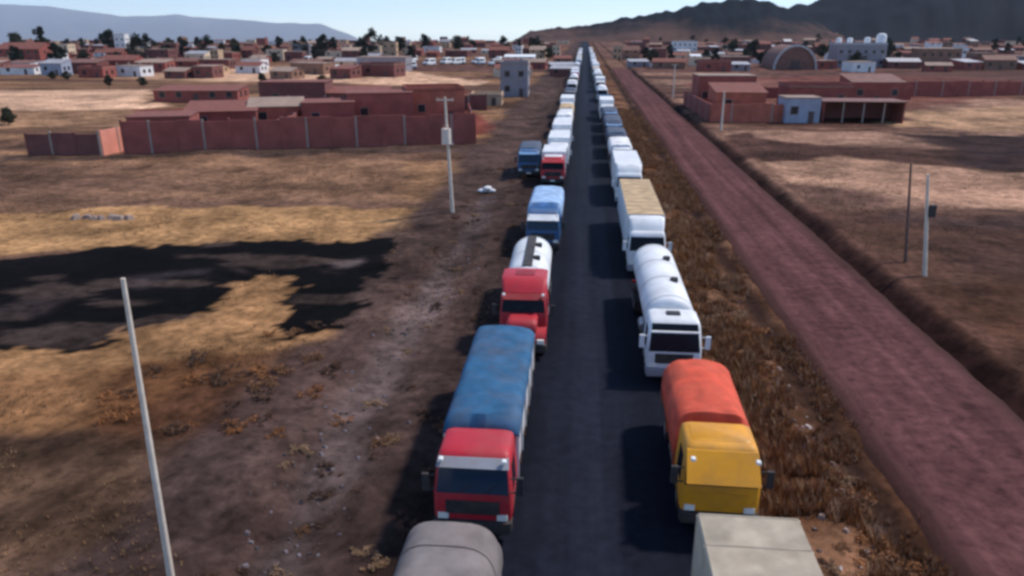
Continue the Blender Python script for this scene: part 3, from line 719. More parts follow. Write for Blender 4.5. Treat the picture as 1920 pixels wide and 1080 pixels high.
# ------------------------------------------------------------------ utility poles
M['concrete'] = mat('pole_concrete', L(206, 192, 176), .85, .12, 3)
M['wood_dark'] = mat('pole_wood', L(104, 82, 74), .9, .2, 3)
M['ceramic'] = mat('ceramic', L(190, 150, 130), .4, .1, 3)
M['drum'] = mat('transformer_paint', L(214, 196, 182), .5, .1, 3)
def pole(label, bx, by, top, h, col='concrete', drum=None, arm=True, box=None, r=.17):
    bz = float(ground_z(bx, by)) - .1
    t = empty('utility_pole', (bx, by, bz)); tag(t, label, 'utility pole', 'poles along the verges')
    dx, dy = top[0] - bx, top[1] - by
    P = lambda f: (dx * f, dy * f, h * f)
    MB().tube(P(0), P(1), r, r * .55, 12).build('shaft', M[col], t, 40)
    if arm:
        a = P(.975)
        ar = MB().box(a[0] - .75, a[0] + .75, a[1] - .15, a[1] - .05, a[2] - .05, a[2] + .06).build('crossarm', M['wood_dark'] if col != 'concrete' else M['concrete'], t)
        for s in (-.65, 0, .65):
            MB().tube((a[0] + s, a[1] - .1, a[2] + .06), (a[0] + s, a[1] - .1, a[2] + .24), .045, .03, 8).build('insulator', M['ceramic'], ar)
    if drum:
        f, rr, hh = drum; a = P(f)
        d = MB().tube((a[0], a[1] - rr - .1, a[2] - hh / 2), (a[0], a[1] - rr - .1, a[2] + hh / 2), rr, rr * .95, 16).build('transformer', M['drum'], t, 40)
        for s in (-.2, .2):
            MB().tube((a[0] + s, a[1] - rr - .1, a[2] + hh / 2), (a[0] + s, a[1] - rr - .1, a[2] + hh / 2 + .3), .05, .03, 8).build('bushing', M['ceramic'], d)
        MB().box(a[0] - .55, a[0] + .55, a[1] - .1, a[1] + .1, a[2] - hh / 2 - .12, a[2] - hh / 2 - .02).build('bracket', M['steel'], t)
    if box:
        a = P(box); MB().box(a[0] + .12, a[0] + .5, a[1] - .25, a[1] + .1, a[2] - .4, a[2] + .4).build('switch_box', M['chassis'], t, bevel=.02)
    return t
pole('tall bare pale pole in the left foreground', -11.72, 17.1, (-11.62, 17.2), 9.6, arm=False, r=.11)
tp = at_dist(834, 182, 65.1)
pole('pale pole with round transformer on the left verge', -11.4, 65.1, (tp[0], tp[1]), tp[2] + .3, drum=(.68, .42, 1.3))
pole('white pole with dark switch box beside the dirt road', 23.1, 49.8, at_dist(1740, 328, 49.8)[:2], 6.9, box=.66, arm=False, r=.15)
pole('thin dark wooden pole next to the white pole by the dirt road', *on_ground(1699, 486), at_dist(1704, 330, on_ground(1699, 486)[1])[:2], 7.1, 'wood_dark', arm=False, r=.12)
pole('small far pole in front of the right brick compound', 22.7, 126.9, (22.7, 126.9), 6.4, arm=False, r=.2)
pole('far pole beside the dirt road near the white wall', 21.8, 190, (21.8, 190), 8.0, r=.2)

# ------------------------------------------------------------------ brick compounds and the town
BR = [mat('brick_red', L(146, 80, 72), .95, .22, .5, L(120, 78, 66), .5, bump=.3), mat('brick_orange', L(176, 98, 80), .95, .2, .6, L(130, 84, 68), .5, bump=.3),
      mat('brick_dark', L(118, 72, 68), .95, .22, .5, L(96, 70, 62), .5, bump=.3), mat('adobe', L(136, 104, 88), .95, .2, .5, L(110, 84, 70), .5, bump=.3)]
PL = dict(white=mat('plaster_white', (.72, .71, .70), .9, .08, .6, DUST, .25), cream=mat('plaster_cream', L(214, 190, 162), .9, .1, .6, DUST, .25),
          grey=mat('plaster_grey', L(140, 136, 142), .9, .12, .6, DUST, .3), bluegrey=mat('plaster_blue_grey', L(150, 156, 172), .9, .12, .6, DUST, .25), tan=mat('plaster_tan', L(190, 158, 128), .9, .12, .6, DUST, .3))
RF = dict(tin=mat('tin_roof', L(176, 172, 172), .5, .15, .8, L(130, 90, 70), .35, metal=.3), tile=mat('tile_roof', L(124, 76, 66), .9, .2, 1.2), slab=mat('slab_roof', L(150, 128, 114), .95, .15, .5),
          rust=mat('rust_roof', L(120, 84, 74), .8, .25, .7), white=mat('white_roof', (.74, .74, .74), .6, .08, .6))
CONC = mat('pillar_concrete', L(150, 132, 122), .95, .12, 1)
M['pane'] = mat('window_pane', (.02, .022, .028), .2, .1, 1); M['door'] = mat('house_door', L(86, 70, 66), .7, .2, 1)
WIN = MB().box(-.5, .5, -.03, .03, 0, 1).mesh('window', M['pane']); DOOR = MB().box(-.5, .5, -.03, .03, 0, 1).mesh('door', M['door'])
FRM = MB().box(-.56, .56, -.045, .0, -.06, 0).box(-.56, .56, -.045, 0, 1, 1.06).box(-.56, -.5, -.045, 0, 0, 1).box(.5, .56, -.045, 0, 0, 1).mesh('window_frame', CONC)
def house(x, y, w, d, h, m, roof='flat', roofm='slab', rz=0.0, name='brick_house', label='', cat='house', group=None, storeys=1, near=False, win=True, pegs=False, z=None, nwin=None):
    z = float(ground_z(x, y)) - .25 if z is None else z
    t = empty(name, (x, y, z), rz); tag(t, label, cat, group)
    rm = RF[roofm]; h = h + .25
    if roof == 'flat':
        MB().box(-w / 2, w / 2, 0, d, 0, h - .3).build('wall', m, t)
        rf = MB().box(-w / 2 - .15, w / 2 + .15, -.15, d + .15, h - .3, h - .12).build('roof', rm, t)
        pr = MB(); pr.box(-w / 2, w / 2, 0, .18, h - .12, h + .35); pr.box(-w / 2, w / 2, d - .18, d, h - .12, h + .35); pr.box(-w / 2, -w / 2 + .18, .18, d - .18, h - .12, h + .35); pr.box(w / 2 - .18, w / 2, .18, d - .18, h - .12, h + .35)
        if not pegs and (int(x * 7) % 2): pr.build('parapet', m, rf)
        if pegs:
            for sx in (-w / 2 + .2, 0, w / 2 - .2):
                for sy in (.2, d - .2): MB().box(sx - .13, sx + .13, sy - .13, sy + .13, h - .12, h + .9).build('column_stub', CONC, rf)
    elif roof == 'gable':
        he = h * .72
        mb = MB(); mb.add([(-w / 2, 0, 0), (w / 2, 0, 0), (w / 2, d, 0), (-w / 2, d, 0), (-w / 2, 0, he), (w / 2, 0, he), (w / 2, d, he), (-w / 2, d, he), (-w / 2, d / 2, h - .1), (w / 2, d / 2, h - .1)],
                          [(0, 3, 2, 1), (0, 1, 5, 4), (2, 3, 7, 6), (1, 2, 6, 9, 5), (3, 0, 4, 8, 7), (4, 5, 9, 8), (6, 7, 8, 9)])
        mb.build('wall', m, t)
        k = (h - he) / (d / 2)
        for s in (0, 1):
            yy = (-.4, d / 2) if s == 0 else (d + .4, d / 2); ze = he - .4 * k
            MB().hexa([(-w / 2 - .3, yy[0], ze), (w / 2 + .3, yy[0], ze), (w / 2 + .3, yy[1], h), (-w / 2 - .3, yy[1], h),
                       (-w / 2 - .3, yy[0], ze + .1), (w / 2 + .3, yy[0], ze + .1), (w / 2 + .3, yy[1], h + .1), (-w / 2 - .3, yy[1], h + .1)]).build('roof', rm, t)
    else:   # lean-to
        h2 = h * .8
        mb = MB(); mb.hexa([(-w / 2, 0, 0), (w / 2, 0, 0), (w / 2, d, 0), (-w / 2, d, 0), (-w / 2, 0, h2 - .06), (w / 2, 0, h2 - .06), (w / 2, d, h - .06), (-w / 2, d, h - .06)]).build('wall', m, t)
        k = (h - h2) / d
        MB().hexa([(-w / 2 - .25, -.35, h2 - .35 * k - .05), (w / 2 + .25, -.35, h2 - .35 * k - .05), (w / 2 + .25, d + .2, h + .2 * k - .05), (-w / 2 - .25, d + .2, h + .2 * k - .05),
                   (-w / 2 - .25, -.35, h2 - .35 * k + .04), (w / 2 + .25, -.35, h2 - .35 * k + .04), (w / 2 + .25, d + .2, h + .2 * k + .04), (-w / 2 - .25, d + .2, h + .2 * k + .04)]).build('roof', rm, t)
    if win:
        n = nwin or max(2, int(w / 3.4)); fh = (h * (.72 if roof == 'gable' else .85)) / storeys
        for s in range(storeys):
            for i in range(n):
                xx = -w / 2 + w * (i + .5) / n
                if s == 0 and i == n // 2:
                    obj('door', DOOR, None, t, (xx, -.02, .25), None, (1.0, 1, min(2.05, fh * .8))); continue
                o = obj('window', WIN, None, t, (xx, -.02, s * fh + .25 + fh * .38), None, (1.25, 1, min(1.3, fh * .4)))
                if near: obj('window_frame', FRM, None, o)
        if near or w > 6:
            for s in range(storeys):
                for yy in (d * .3, d * .7):
                    obj('window', WIN, None, t, (w / 2 + .02, yy, s * fh + .25 + fh * .38), (0, 0, math.pi / 2), (1.2, 1, min(1.2, fh * .4)))
    return t
def wall(label, x0, y0, x1, y1, h, m, name='brick_wall', th=.22, step=3.5, group='brick walls round the empty lots', cap=True):
    ln = math.hypot(x1 - x0, y1 - y0); rz = math.atan2(y1 - y0, x1 - x0)
    z = min(float(ground_z(x0, y0)), float(ground_z(x1, y1))) - .5
    t = empty(name, (x0, y0, z), rz); tag(t, label, 'wall', group)
    n = max(1, round(ln / step)); r_ = random.Random(int(ln * 31))
    for i in range(n):
        a, b = ln * i / n, ln * (i + 1) / n; hh = h + .5 + r_.uniform(-.22, .12)
        MB().box(a + .13, b - .13, -th / 2, th / 2, 0, hh).build('brick_panel', m, t)
    for i in range(n + 1):
        a = ln * i / n; MB().box(a - .13, a + .13, -th / 2 - .05, th / 2 + .05, 0, h + .55 + r_.uniform(-.1, .25)).build('pillar', CONC if i % 2 else m, t)
    return t
# left compound
wall('low brick wall left of the sunlit side wall', -73.5, 93.9, -63.9, 94.8, 3.0, BR[2])
wall('sunlit brick side wall running back from the gap in the brick wall', -63.8, 95.0, -63.8, 128, 3.3, mat('brick_sunlit', L(214, 138, 118), .95, .12, .5))  # sunlight on this wall put into its paler brick colour
wall('long red brick wall facing the left field', -60.7, 95.1, -15.6, 109.5, 4.3, BR[0])
wall('brick side wall nearest the highway verge', -15.6, 109.7, -21.0, 140, 3.0, BR[0])
wall('brick wall across the back of the left lots', -63, 150, -20, 158, 3.2, BR[2])
wall('short brick cross wall inside the left lots', -44, 101, -50, 150, 3.0, BR[0])
RZ = math.atan2(14.4, 45.1)
HG = 'brick houses of the left compound'
def lot(px0, px1, top, Y, m, label, d=8, roof='flat', roofm='slab', group=HG, near=True, storeys=1, rz=RZ, pegs=False, name='brick_house', **k):
    a = at_dist(px0, top, Y); b = at_dist(px1, top, Y); x = (a[0] + b[0]) / 2
    g0 = float(ground_z(x, Y))
    return house(x, Y, (b[0] - a[0]) / max(math.cos(rz), .5), d, a[2] - g0, m, roof, roofm, rz, name, label, 'house', group, storeys, near, pegs=pegs, **k)
lot(245, 345, 216, 102, BR[0], 'low brick house at the left end of the long wall', nwin=2, roofm='tile')
lot(352, 470, 196, 116, BR[0], 'wide brick house behind the long wall, second from its left end', roof='shed', roofm='tile', nwin=2)
lot(470, 560, 186, 121, BR[1], 'brick house with narrow pale roof in the left compound', roof='shed', roofm='slab', d=4, nwin=2)
lot(290, 440, 163, 168, BR[0], 'brick house behind the pale field strip on the left', roof='shed', roofm='tile', rz=.1)
lot(486, 606, 152, 156, BR[2], 'dark unfinished brick house at the back of the left compound', storeys=1, roofm='tile', nwin=2, rz=.1)
lot(570, 660, 190, 122, BR[0], 'small flat brick house in the middle of the left compound', roofm='tile', nwin=2)
lot(655, 770, 172, 128, BR[0], 'flat brick house left of the transformer pole', roofm='tile', nwin=2)
lot(765, 868, 166, 134, BR[1], 'tall flat brick house behind the transformer pole', roofm='tile', nwin=2)
lot(600, 720, 166, 158, BR[0], 'long brick house behind the middle lots', roof='shed', roofm='tile', rz=.08)
lot(882, 940, 178, 168, PL['tan'], 'tan plastered outbuilding right of the left compound', name='outbuilding', rz=.05)
lot(938, 990, 118, 190, PL['grey'], 'tall grey block house beside the left verge', storeys=2, name='block_house', rz=.02, d=9)
# right compound
wall('red brick wall left of the grey gatehouse', 22.9, 139, 41.0, 141.5, 3.2, BR[1])
wall('brick side wall along the dirt road', 22.8, 139.3, 22.2, 172, 3.0, BR[0])
wall('brick wall behind the pale right field', *on_ground(1640, 178), *on_ground(2010, 176), 3.6, BR[0])
wall('brick wall at the far back of the right lots', 30, 190, 78, 192, 3.0, BR[0])
RGH = 'brick houses of the right compound'
lot(1312, 1420, 140, 162, BR[0], 'long brick house behind the orange brick wall on the right', rz=.04, group=RGH, nwin=4)
lot(1345, 1440, 160, 148, BR[1], 'orange brick house close behind the right wall', rz=.04, group=RGH, roof='shed', roofm='tile')
lot(1476, 1542, 181, 139.5, PL['bluegrey'], 'pale blue grey gatehouse of the right compound', rz=.05, group=RGH, name='gatehouse', d=5, nwin=2)
lot(1480, 1600, 160, 165, BR[0], 'brick house with tan slab roof behind the gatehouse', rz=.04, group=RGH)
lot(1600, 1700, 142, 176, BR[0], 'brick house right of the tan roofed one', rz=.04, group=RGH, roof='shed', roofm='rust')
# open shed right of the gatehouse
a = at_dist(1546, 188, 141); b = at_dist(1700, 188, 141); g0 = float(ground_z(a[0], 141)) - .2
t = empty('open_shed', (a[0], 141, g0)); tag(t, 'open fronted brick shed with dark interior beside the gatehouse', 'shed')
ww = b[0] - a[0]; hh = a[2] - g0
MB().box(0, ww, 6, 6.25, 0, hh - .3).build('back_wall', BR[2], t); MB().box(0, .25, 0, 5.98, 0, hh - .3).build('side_wall', BR[0], t); MB().box(ww - .25, ww, 0, 5.98, 0, hh - .3).build('side_wall', BR[0], t)
MB().box(-.3, ww + .3, -.6, 6.5, hh - .28, hh - .1).build('roof', RF['rust'], t)
for i in range(1, 4): MB().box(ww * i / 4 - .12, ww * i / 4 + .12, .0, .24, 0, hh - .29).build('post', CONC, t)

# named town buildings: (px left, px right, base y, top y, material, roof, roof material, storeys, name, label)
TG = 'houses of the town'
def townhouse(p0, p1, by, ty, m, roof, roofm, st, name, label, d=None, **k):
    x0, y0 = on_ground((p0 + p1) / 2, by); a = at_dist(p0, ty, y0); b = at_dist(p1, ty, y0)
    w_ = b[0] - a[0]
    return house((a[0] + b[0]) / 2, y0, w_, d or min(max(w_ * .6, 6), 14), a[2] - float(ground_z(x0, y0)), m, roof, roofm, 0, name, label, 'house', TG, st, **k)
TOWN = [
 (-10, 70, 118, 80, BR[0], 'gable', 'tile', 2, 'brick_house', 'big red brick house at the far left edge'),
 (92, 126, 103, 82, PL['cream'], 'flat', 'slab', 2, 'plastered_house', 'cream house with flat roof in the left town skyline'),
 (212, 232, 101, 64, PL['white'], 'flat', 'slab', 3, 'tower_house', 'narrow white tower house in the left town'),
 (258, 272, 98, 80, PL['white'], 'flat', 'slab', 2, 'plastered_house', 'small white house right of the white tower house'),
 (72, 112, 140, 112, PL['bluegrey'], 'shed', 'tin', 1, 'plastered_house', 'blue grey house at the edge of the bright left field'),
 (120, 180, 136, 112, BR[2], 'shed', 'rust', 1, 'brick_house', 'low dark brick house next to the blue grey house'),
 (185, 250, 132, 104, BR[0], 'gable', 'tile', 1, 'brick_house', 'brick house with tiled roof right of the dark brick house'),
 (250, 308, 134, 112, BR[0], 'shed', 'slab', 1, 'brick_house', 'brick house with pale slab roof edge above the left field'),
 (345, 382, 116, 96, PL['cream'], 'shed', 'tin', 1, 'plastered_house', 'cream house with bright tin roof in the left town'),
 (392, 408, 114, 92, PL['tan'], 'flat', 'slab', 2, 'plastered_house', 'narrow tan house beside the cream tin roofed one'),
 (498, 530, 112, 92, PL['cream'], 'flat', 'slab', 2, 'plastered_house', 'cream two storey house in the middle of the left town'),
 (532, 566, 114, 96, BR[2], 'flat', 'slab', 1, 'brick_house', 'dark brick house right of the cream two storey house'),
 (620, 664, 134, 123, PL['tan'], 'shed', 'white', 1, 'plastered_house', 'low house with long white roof beside the pale field strip'),
 (668, 760, 133, 106, PL['grey'], 'flat', 'slab', 1, 'warehouse', 'grey windowed warehouse left of the parked white vans'),
 (715, 742, 104, 78, PL['tan'], 'flat', 'slab', 2, 'plastered_house', 'tall tan house behind the grey warehouse'),
 (752, 768, 100, 82, PL['cream'], 'flat', 'slab', 2, 'plastered_house', 'small cream house above the parked white vans'),
 (945, 1002, 117, 103, PL['white'], 'shed', 'white', 1, 'plastered_house', 'white house with long white roof left of the highway end'),
 (966, 978, 104, 88, PL['white'], 'flat', 'slab', 2, 'plastered_house', 'tiny white block rising behind the long white roof'),
 (1036, 1050, 104, 86, PL['cream'], 'flat', 'slab', 2, 'plastered_house', 'narrow cream house beside the far end of the highway'),
 (1150, 1166, 110, 88, PL['tan'], 'flat', 'slab', 2, 'plastered_house', 'narrow tan house right of the far end of the highway'),
 (1168, 1200, 112, 86, BR[3], 'gable', 'rust', 2, 'adobe_house', 'adobe house with rusty roof right of the highway end'),
 (1225, 1250, 112, 90, BR[2], 'flat', 'slab', 1, 'brick_house', 'small dark brick house above the long white wall'),
 (1262, 1308, 96, 78, PL['white'], 'flat', 'slab', 2, 'plastered_house', 'white two storey house at the foot of the brown hill'),
 (1296, 1325, 114, 102, PL['white'], 'shed', 'white', 1, 'plastered_house', 'small white shed roofed house below the brown hill'),
 (1334, 1360, 110, 98, PL['cream'], 'shed', 'tin', 1, 'plastered_house', 'cream shed roofed house left of the arched shed'),
 (1572, 1665, 126, 82, PL['grey'], 'flat', 'white', 2, 'block_building', 'grey block building with white roof edge below the dark hill'),
 (1728, 1806, 126, 90, BR[3], 'flat', 'slab', 2, 'adobe_house', 'brown two storey house under the dark hill'),
 (1800, 1814, 118, 88, PL['white'], 'flat', 'slab', 2, 'tower_house', 'narrow white house right of the brown two storey house'),
 (1850, 1910, 130, 104, BR[3], 'gable', 'rust', 1, 'adobe_house', 'adobe house with low roof at the far right edge'),
]
for row in TOWN: townhouse(*row)
# small white house on the wooded hill
x_, y_, z_ = at_dist(1879, 44, 2350)
house(x_, y_, 16, 12, 14, PL['white'], 'flat', 'white', 0, 'plastered_house', 'lone white house high on the dark wooded hill', 'house', None, 2, z=z_ - 8)
# rooftop tanks on the grey block building
x0, y0 = on_ground(1618, 126)
zt_ = at_dist(1618, 82, y0)[2]
for i, (px, r_) in enumerate(((1576, 1.2), (1597, 1.2), (1630, 1.3), (1656, 2.1))):
    xx = at_dist(px, 82, y0)[0]
    n = 14; rg = [[(rr * r_ * math.cos(6.2832 * q / n), rr * r_ * math.sin(6.2832 * q / n), zz * r_) for q in range(n)] for zz, rr in ((0, 1), (1.5, 1), (1.9, .8), (2.05, .3))]
    o = MB().rings(rg).build('water_tank', RF['white'], None, 40, loc=(xx, y0 + 3, zt_ + .05))
    tag(o, ['leftmost small', 'second from left small', 'third from left small', 'large'][i] + ' white water tank on the grey block building', 'water tank', 'rooftop water tanks')
# arched shed
x0, y0 = on_ground(1490, 129); a = at_dist(1450, 84, y0); b = at_dist(1530, 84, y0); ww = (b[0] - a[0]) / 2; hh = a[2] - float(ground_z(x0, y0))
t = empty('arched_shed', (x0, y0, float(ground_z(x0, y0)) - .2)); tag(t, 'brown arched shed with pale curved rim in the right town', 'shed')
def archring(y, kw, kh, n=20): return [(ww * kw * math.cos(math.pi * i / n), y, hh * kh * math.sin(math.pi * i / n)) for i in range(n + 1)]
MB().rings([archring(0, 1, 1), archring(26, 1, 1)]).build('vault', RF['rust'], t, 40)
MB().rings([archring(-.6, 1.04, 1.04), archring(-.02, 1.04, 1.04), archring(-.02, .95, .95), archring(-.6, .95, .95), archring(-.6, 1.04, 1.04)], cap=False).build('rim', RF['tin'], t, 30)
MB().box(-2, 2, -.12, -.03, 0, 4).build('door', M['door'], t)
# white walls on the right
for (p0, p1, by, h_, lb) in ((1187, 1250, 125, 1.8, 'long low white wall right of the highway end'), (1330, 1436, 117, 2.0, 'long white wall below the brown hill')):
    xa, ya = on_ground(p0, by); xb, yb = on_ground(p1, by); wall(lb, xa, ya, xb, yb, h_, PL['white'], 'plastered_wall', step=9, group='white walls of the town')
# filler houses behind and between
rnd = random.Random(21)
boxes = [(r[0], r[1], r[2]) for r in TOWN]
LBS = set()
MARKS = [(30, 118, 'the big red brick house'), (109, 103, 'the cream flat roofed house'), (222, 101, 'the white tower house'), (92, 140, 'the blue grey house'), (280, 134, 'the pale slab roofed house'),
         (363, 116, 'the cream tin roofed house'), (514, 112, 'the cream two storey house'), (606, 100, 'the lone round tree'), (642, 134, 'the low white roofed house'), (714, 133, 'the grey warehouse'),
         (830, 121, 'the parked white vans'), (974, 117, 'the long white roofed house'), (430, 130, 'the pale field strip'), (1043, 104, 'the narrow cream house'), (1184, 112, 'the rusty roofed adobe house'), (1285, 96, 'the white hill foot house'),
         (1347, 110, 'the cream shed roofed house'), (1490, 129, 'the arched shed'), (1618, 126, 'the grey block building'), (1767, 126, 'the brown two storey house'), (1880, 130, 'the low adobe house'), (1218, 125, 'the long low white wall')]
def fill(n, p0, p1, b0, b1, side):
    k = 0; tries = 0
    while k < n and tries < n * 12:
        tries += 1
        px = rnd.uniform(p0, p1); by = b0 + (b1 - b0) * rnd.random() ** 1.35
        x, yy = on_ground(px, by); s = (by - 58) * .0618
        w_ = rnd.uniform(7, 15); wp = w_ * s
        if any(abs(px - (q0 + q1) / 2) < (wp + q1 - q0) / 2 and abs(by - qb) < 7 for q0, q1, qb in boxes): continue
        if -6 < x < 24: continue
        if abs(px - 1490) < 60 and by > 100: continue
        if 728 < px < 945 and 110 < by: continue
        boxes.append((px - wp / 2, px + wp / 2, by)); k += 1
        st = 2 if rnd.random() < .25 and by < 118 else 1
        h_ = 3.4 * st + rnd.uniform(-.2, 1.0)
        c = rnd.random()
        if c < .52: m, nm, de = rnd.choice([BR[0], BR[2], BR[2]]), 'brick_house', 'red brick'
        elif c < .64: m, nm, de = BR[3], 'adobe_house', 'brown adobe'
        elif c < .8: m, nm, de = rnd.choice([PL['cream'], PL['tan']]), 'plastered_house', 'pale tan'
        elif c < .93: m, nm, de = PL['white'], 'plastered_house', 'white'
        else: m, nm, de = PL['grey'], 'plastered_house', 'grey'
        ro = rnd.choice(['flat', 'flat', 'shed', 'gable', 'gable']); rf = rnd.choice(['tile', 'rust', 'slab', 'tin', 'tile']) if ro != 'flat' else 'slab'
        rd = {'flat': 'flat', 'shed': 'lean-to', 'gable': 'gabled'}[ro]
        lm = min(MARKS, key=lambda q: abs(q[0] - px) + 3 * abs(q[1] - by))
        dxp, dyp = px - lm[0], by - lm[1]
        rel = ('left of' if dxp < 0 else 'right of') if abs(dxp) > 2.5 * abs(dyp) else ('behind' if dyp < 0 else 'before')
        lb = f'{"two storey" if st == 2 else "low"} {de} {rd} house {rel} {lm[2]}'
        house(x, yy, w_, rnd.uniform(6, 10), h_, m, ro, rf, rnd.uniform(-.25, .25), nm, lb, 'house', f'{de} houses of the {side} town', st, win=True, pegs=(ro == 'flat' and st == 1 and rnd.random() < .4), nwin=2)
        LBS.add(lb)
fill(165, -30, 1060, 79, 146, 'left')
fill(95, 1160, 1960, 80, 134, 'right')

# parked vehicles by the warehouse: white vans
def make_van():
    t = empty('parked_van'); tag(t, 'van', 'van')
    lv = [(.3, .9, 0, 4.9, .2), (.55, .96, -.02, 4.95, .25), (1.05, .98, .05, 4.95, .25), (1.2, .96, .75, 4.95, .25), (1.95, .88, 1.45, 4.9, .25), (2.1, .75, 1.65, 4.8, .3)]
    bd = MB().loft(lv).build('body', M['white'], t, 50)
    MB().hexa([(-.82, .78, 1.24), (.82, .78, 1.24), (.82, .86, 1.24), (-.82, .86, 1.24), (-.74, 1.36, 1.88), (.74, 1.36, 1.88), (.74, 1.44, 1.88), (-.74, 1.44, 1.88)]).build('windshield', M['glass'], bd)
    for s in (1, -1):
        MB().hexa([(s * .955, 1.2, 1.26), (s * .955, 4.5, 1.26), (s * .9, 4.5, 1.26), (s * .9, 1.2, 1.26), (s * .905, 1.6, 1.85), (s * .905, 4.4, 1.85), (s * .86, 4.4, 1.85), (s * .86, 1.6, 1.85)]).build('side_window', M['glass'], bd)
        MB().box(s * .72 - .14, s * .72 + .14, -.04, .06, .68, .88).build('headlight', M['lamp'], bd)
        for y in (.95, 3.9): wheel(t, s * .86, y, small=True)
    MB().box(-.9, .9, -.1, .1, .32, .55).build('bumper', M['chassis'], t)
    return t
van = make_van(); first = True
VP = [(745, 121), (775, 128), (797, 123), (830, 121), (846, 120), (866, 119), (887, 119), (905, 121), (917, 122), (932, 118), (768, 115), (20, 137), (573, 116)]
ords = ['first', 'second', 'third', 'fourth', 'fifth', 'sixth', 'seventh', 'eighth', 'ninth', 'tenth']
order = sorted(range(11), key=lambda i: VP[i][0])
for i, (px, by) in enumerate(VP):
    x, yy = on_ground(px, by); t = van if first else copy_tree(van); first = False
    t.location = (x, yy, float(ground_z(x, yy))); t.rotation_euler = (0, 0, rnd.uniform(-.9, .9)); t.scale = (1.5,) * 3
    if i < 11: lb = f'{ords[order.index(i)] if order.index(i) < 10 else "last"} white van from the left in the parking lot right of the grey warehouse'
    elif i == 11: lb = 'white van parked alone at the far left edge before the town'
    else: lb = 'white van parked alone before the middle of the left town'
    tag(t, lb, 'van', 'white vans parked at the town edge')

# ------------------------------------------------------------------ trees
def leaf_mat(name, col):
    return mat(name, col, .8, .35, .9, spec=.15)
LEAF = [leaf_mat('leaf_dark', (.028, .036, .030)), leaf_mat('leaf_olive', (.045, .048, .032)), leaf_mat('leaf_brown', (.075, .055, .042))]
M['bark'] = mat('bark', L(86, 72, 64), .95, .2, 3)
def crown_mesh(seed, h, rx, n, leaf=.5, z0=.3, tall=False):
    r_ = np.random.RandomState(seed); vs = []; fs = []
    cl = []
    for i in range(16 if not tall else 14):
        a = r_.uniform(0, 6.28); q = r_.uniform(0, 1) ** .6; zz = z0 * h + (h * (1 - z0)) * r_.uniform(.08, .9)
        prof = math.sin(math.pi * min(1, max(.12, (zz / h - z0) / (1 - z0))) ** .8)
        cl.append((rx * q * prof * math.cos(a), rx * q * prof * math.sin(a), zz, rx * r_.uniform(.28, .5)))
    for i in range(n):
        c = cl[r_.randint(len(cl))]; d = r_.normal(size=3); d /= np.linalg.norm(d); d *= c[3] * r_.uniform(.5, 1.05)
        p = np.array(c[:3]) + d * np.array([1, 1, .8]); u = r_.normal(size=3); u /= np.linalg.norm(u); v = np.cross(u, r_.normal(size=3)); v /= np.linalg.norm(v)
        s = leaf * r_.uniform(.5, 1.1); k = len(vs)
        vs += [tuple(p - u * s), tuple(p + v * s * .6), tuple(p + u * s), tuple(p - v * s * .6)]; fs.append((k, k + 1, k + 2, k + 3))
    me = bpy.data.meshes.new('crown'); me.from_pydata(vs, [], fs); return me
def trunk_mesh(seed, h, r):
    r_ = random.Random(seed); mb = MB(); mb.tube((0, 0, -.3), (r_.uniform(-.2, .2), 0, h * .45), r, r * .6, 8)
    for i in range(5):
        a = i * 1.26 + r_.random(); mb.tube((0, 0, h * (.28 + .04 * i)), (math.cos(a) * h * .2, math.sin(a) * h * .2, h * (.55 + .07 * i)), r * .45, r * .12, 6)
    return mb.mesh('trunk', M['bark'], 50)
TREES = []
for k, (h, rx, tall) in enumerate(((9, 3.6, False), (12, 3.2, True), (7, 3.8, False), (14, 4.6, True))):
    me = crown_mesh(40 + k, h, rx, 1700, .5, .2); me.materials.append(LEAF[[0, 0, 1, 0][k]]); TREES.append((me, trunk_mesh(60 + k, h, .25), h))
def tree(k, x, y, sc_, label, group):
    t = empty('tree', (x, y, float(ground_z(x, y))), rnd.uniform(0, 6.28)); t.scale = (sc_, sc_, sc_ * rnd.uniform(.9, 1.1)); tag(t, label, 'tree', group)
    obj('crown', TREES[k][0], None, t); obj('trunk', TREES[k][1], None, t)
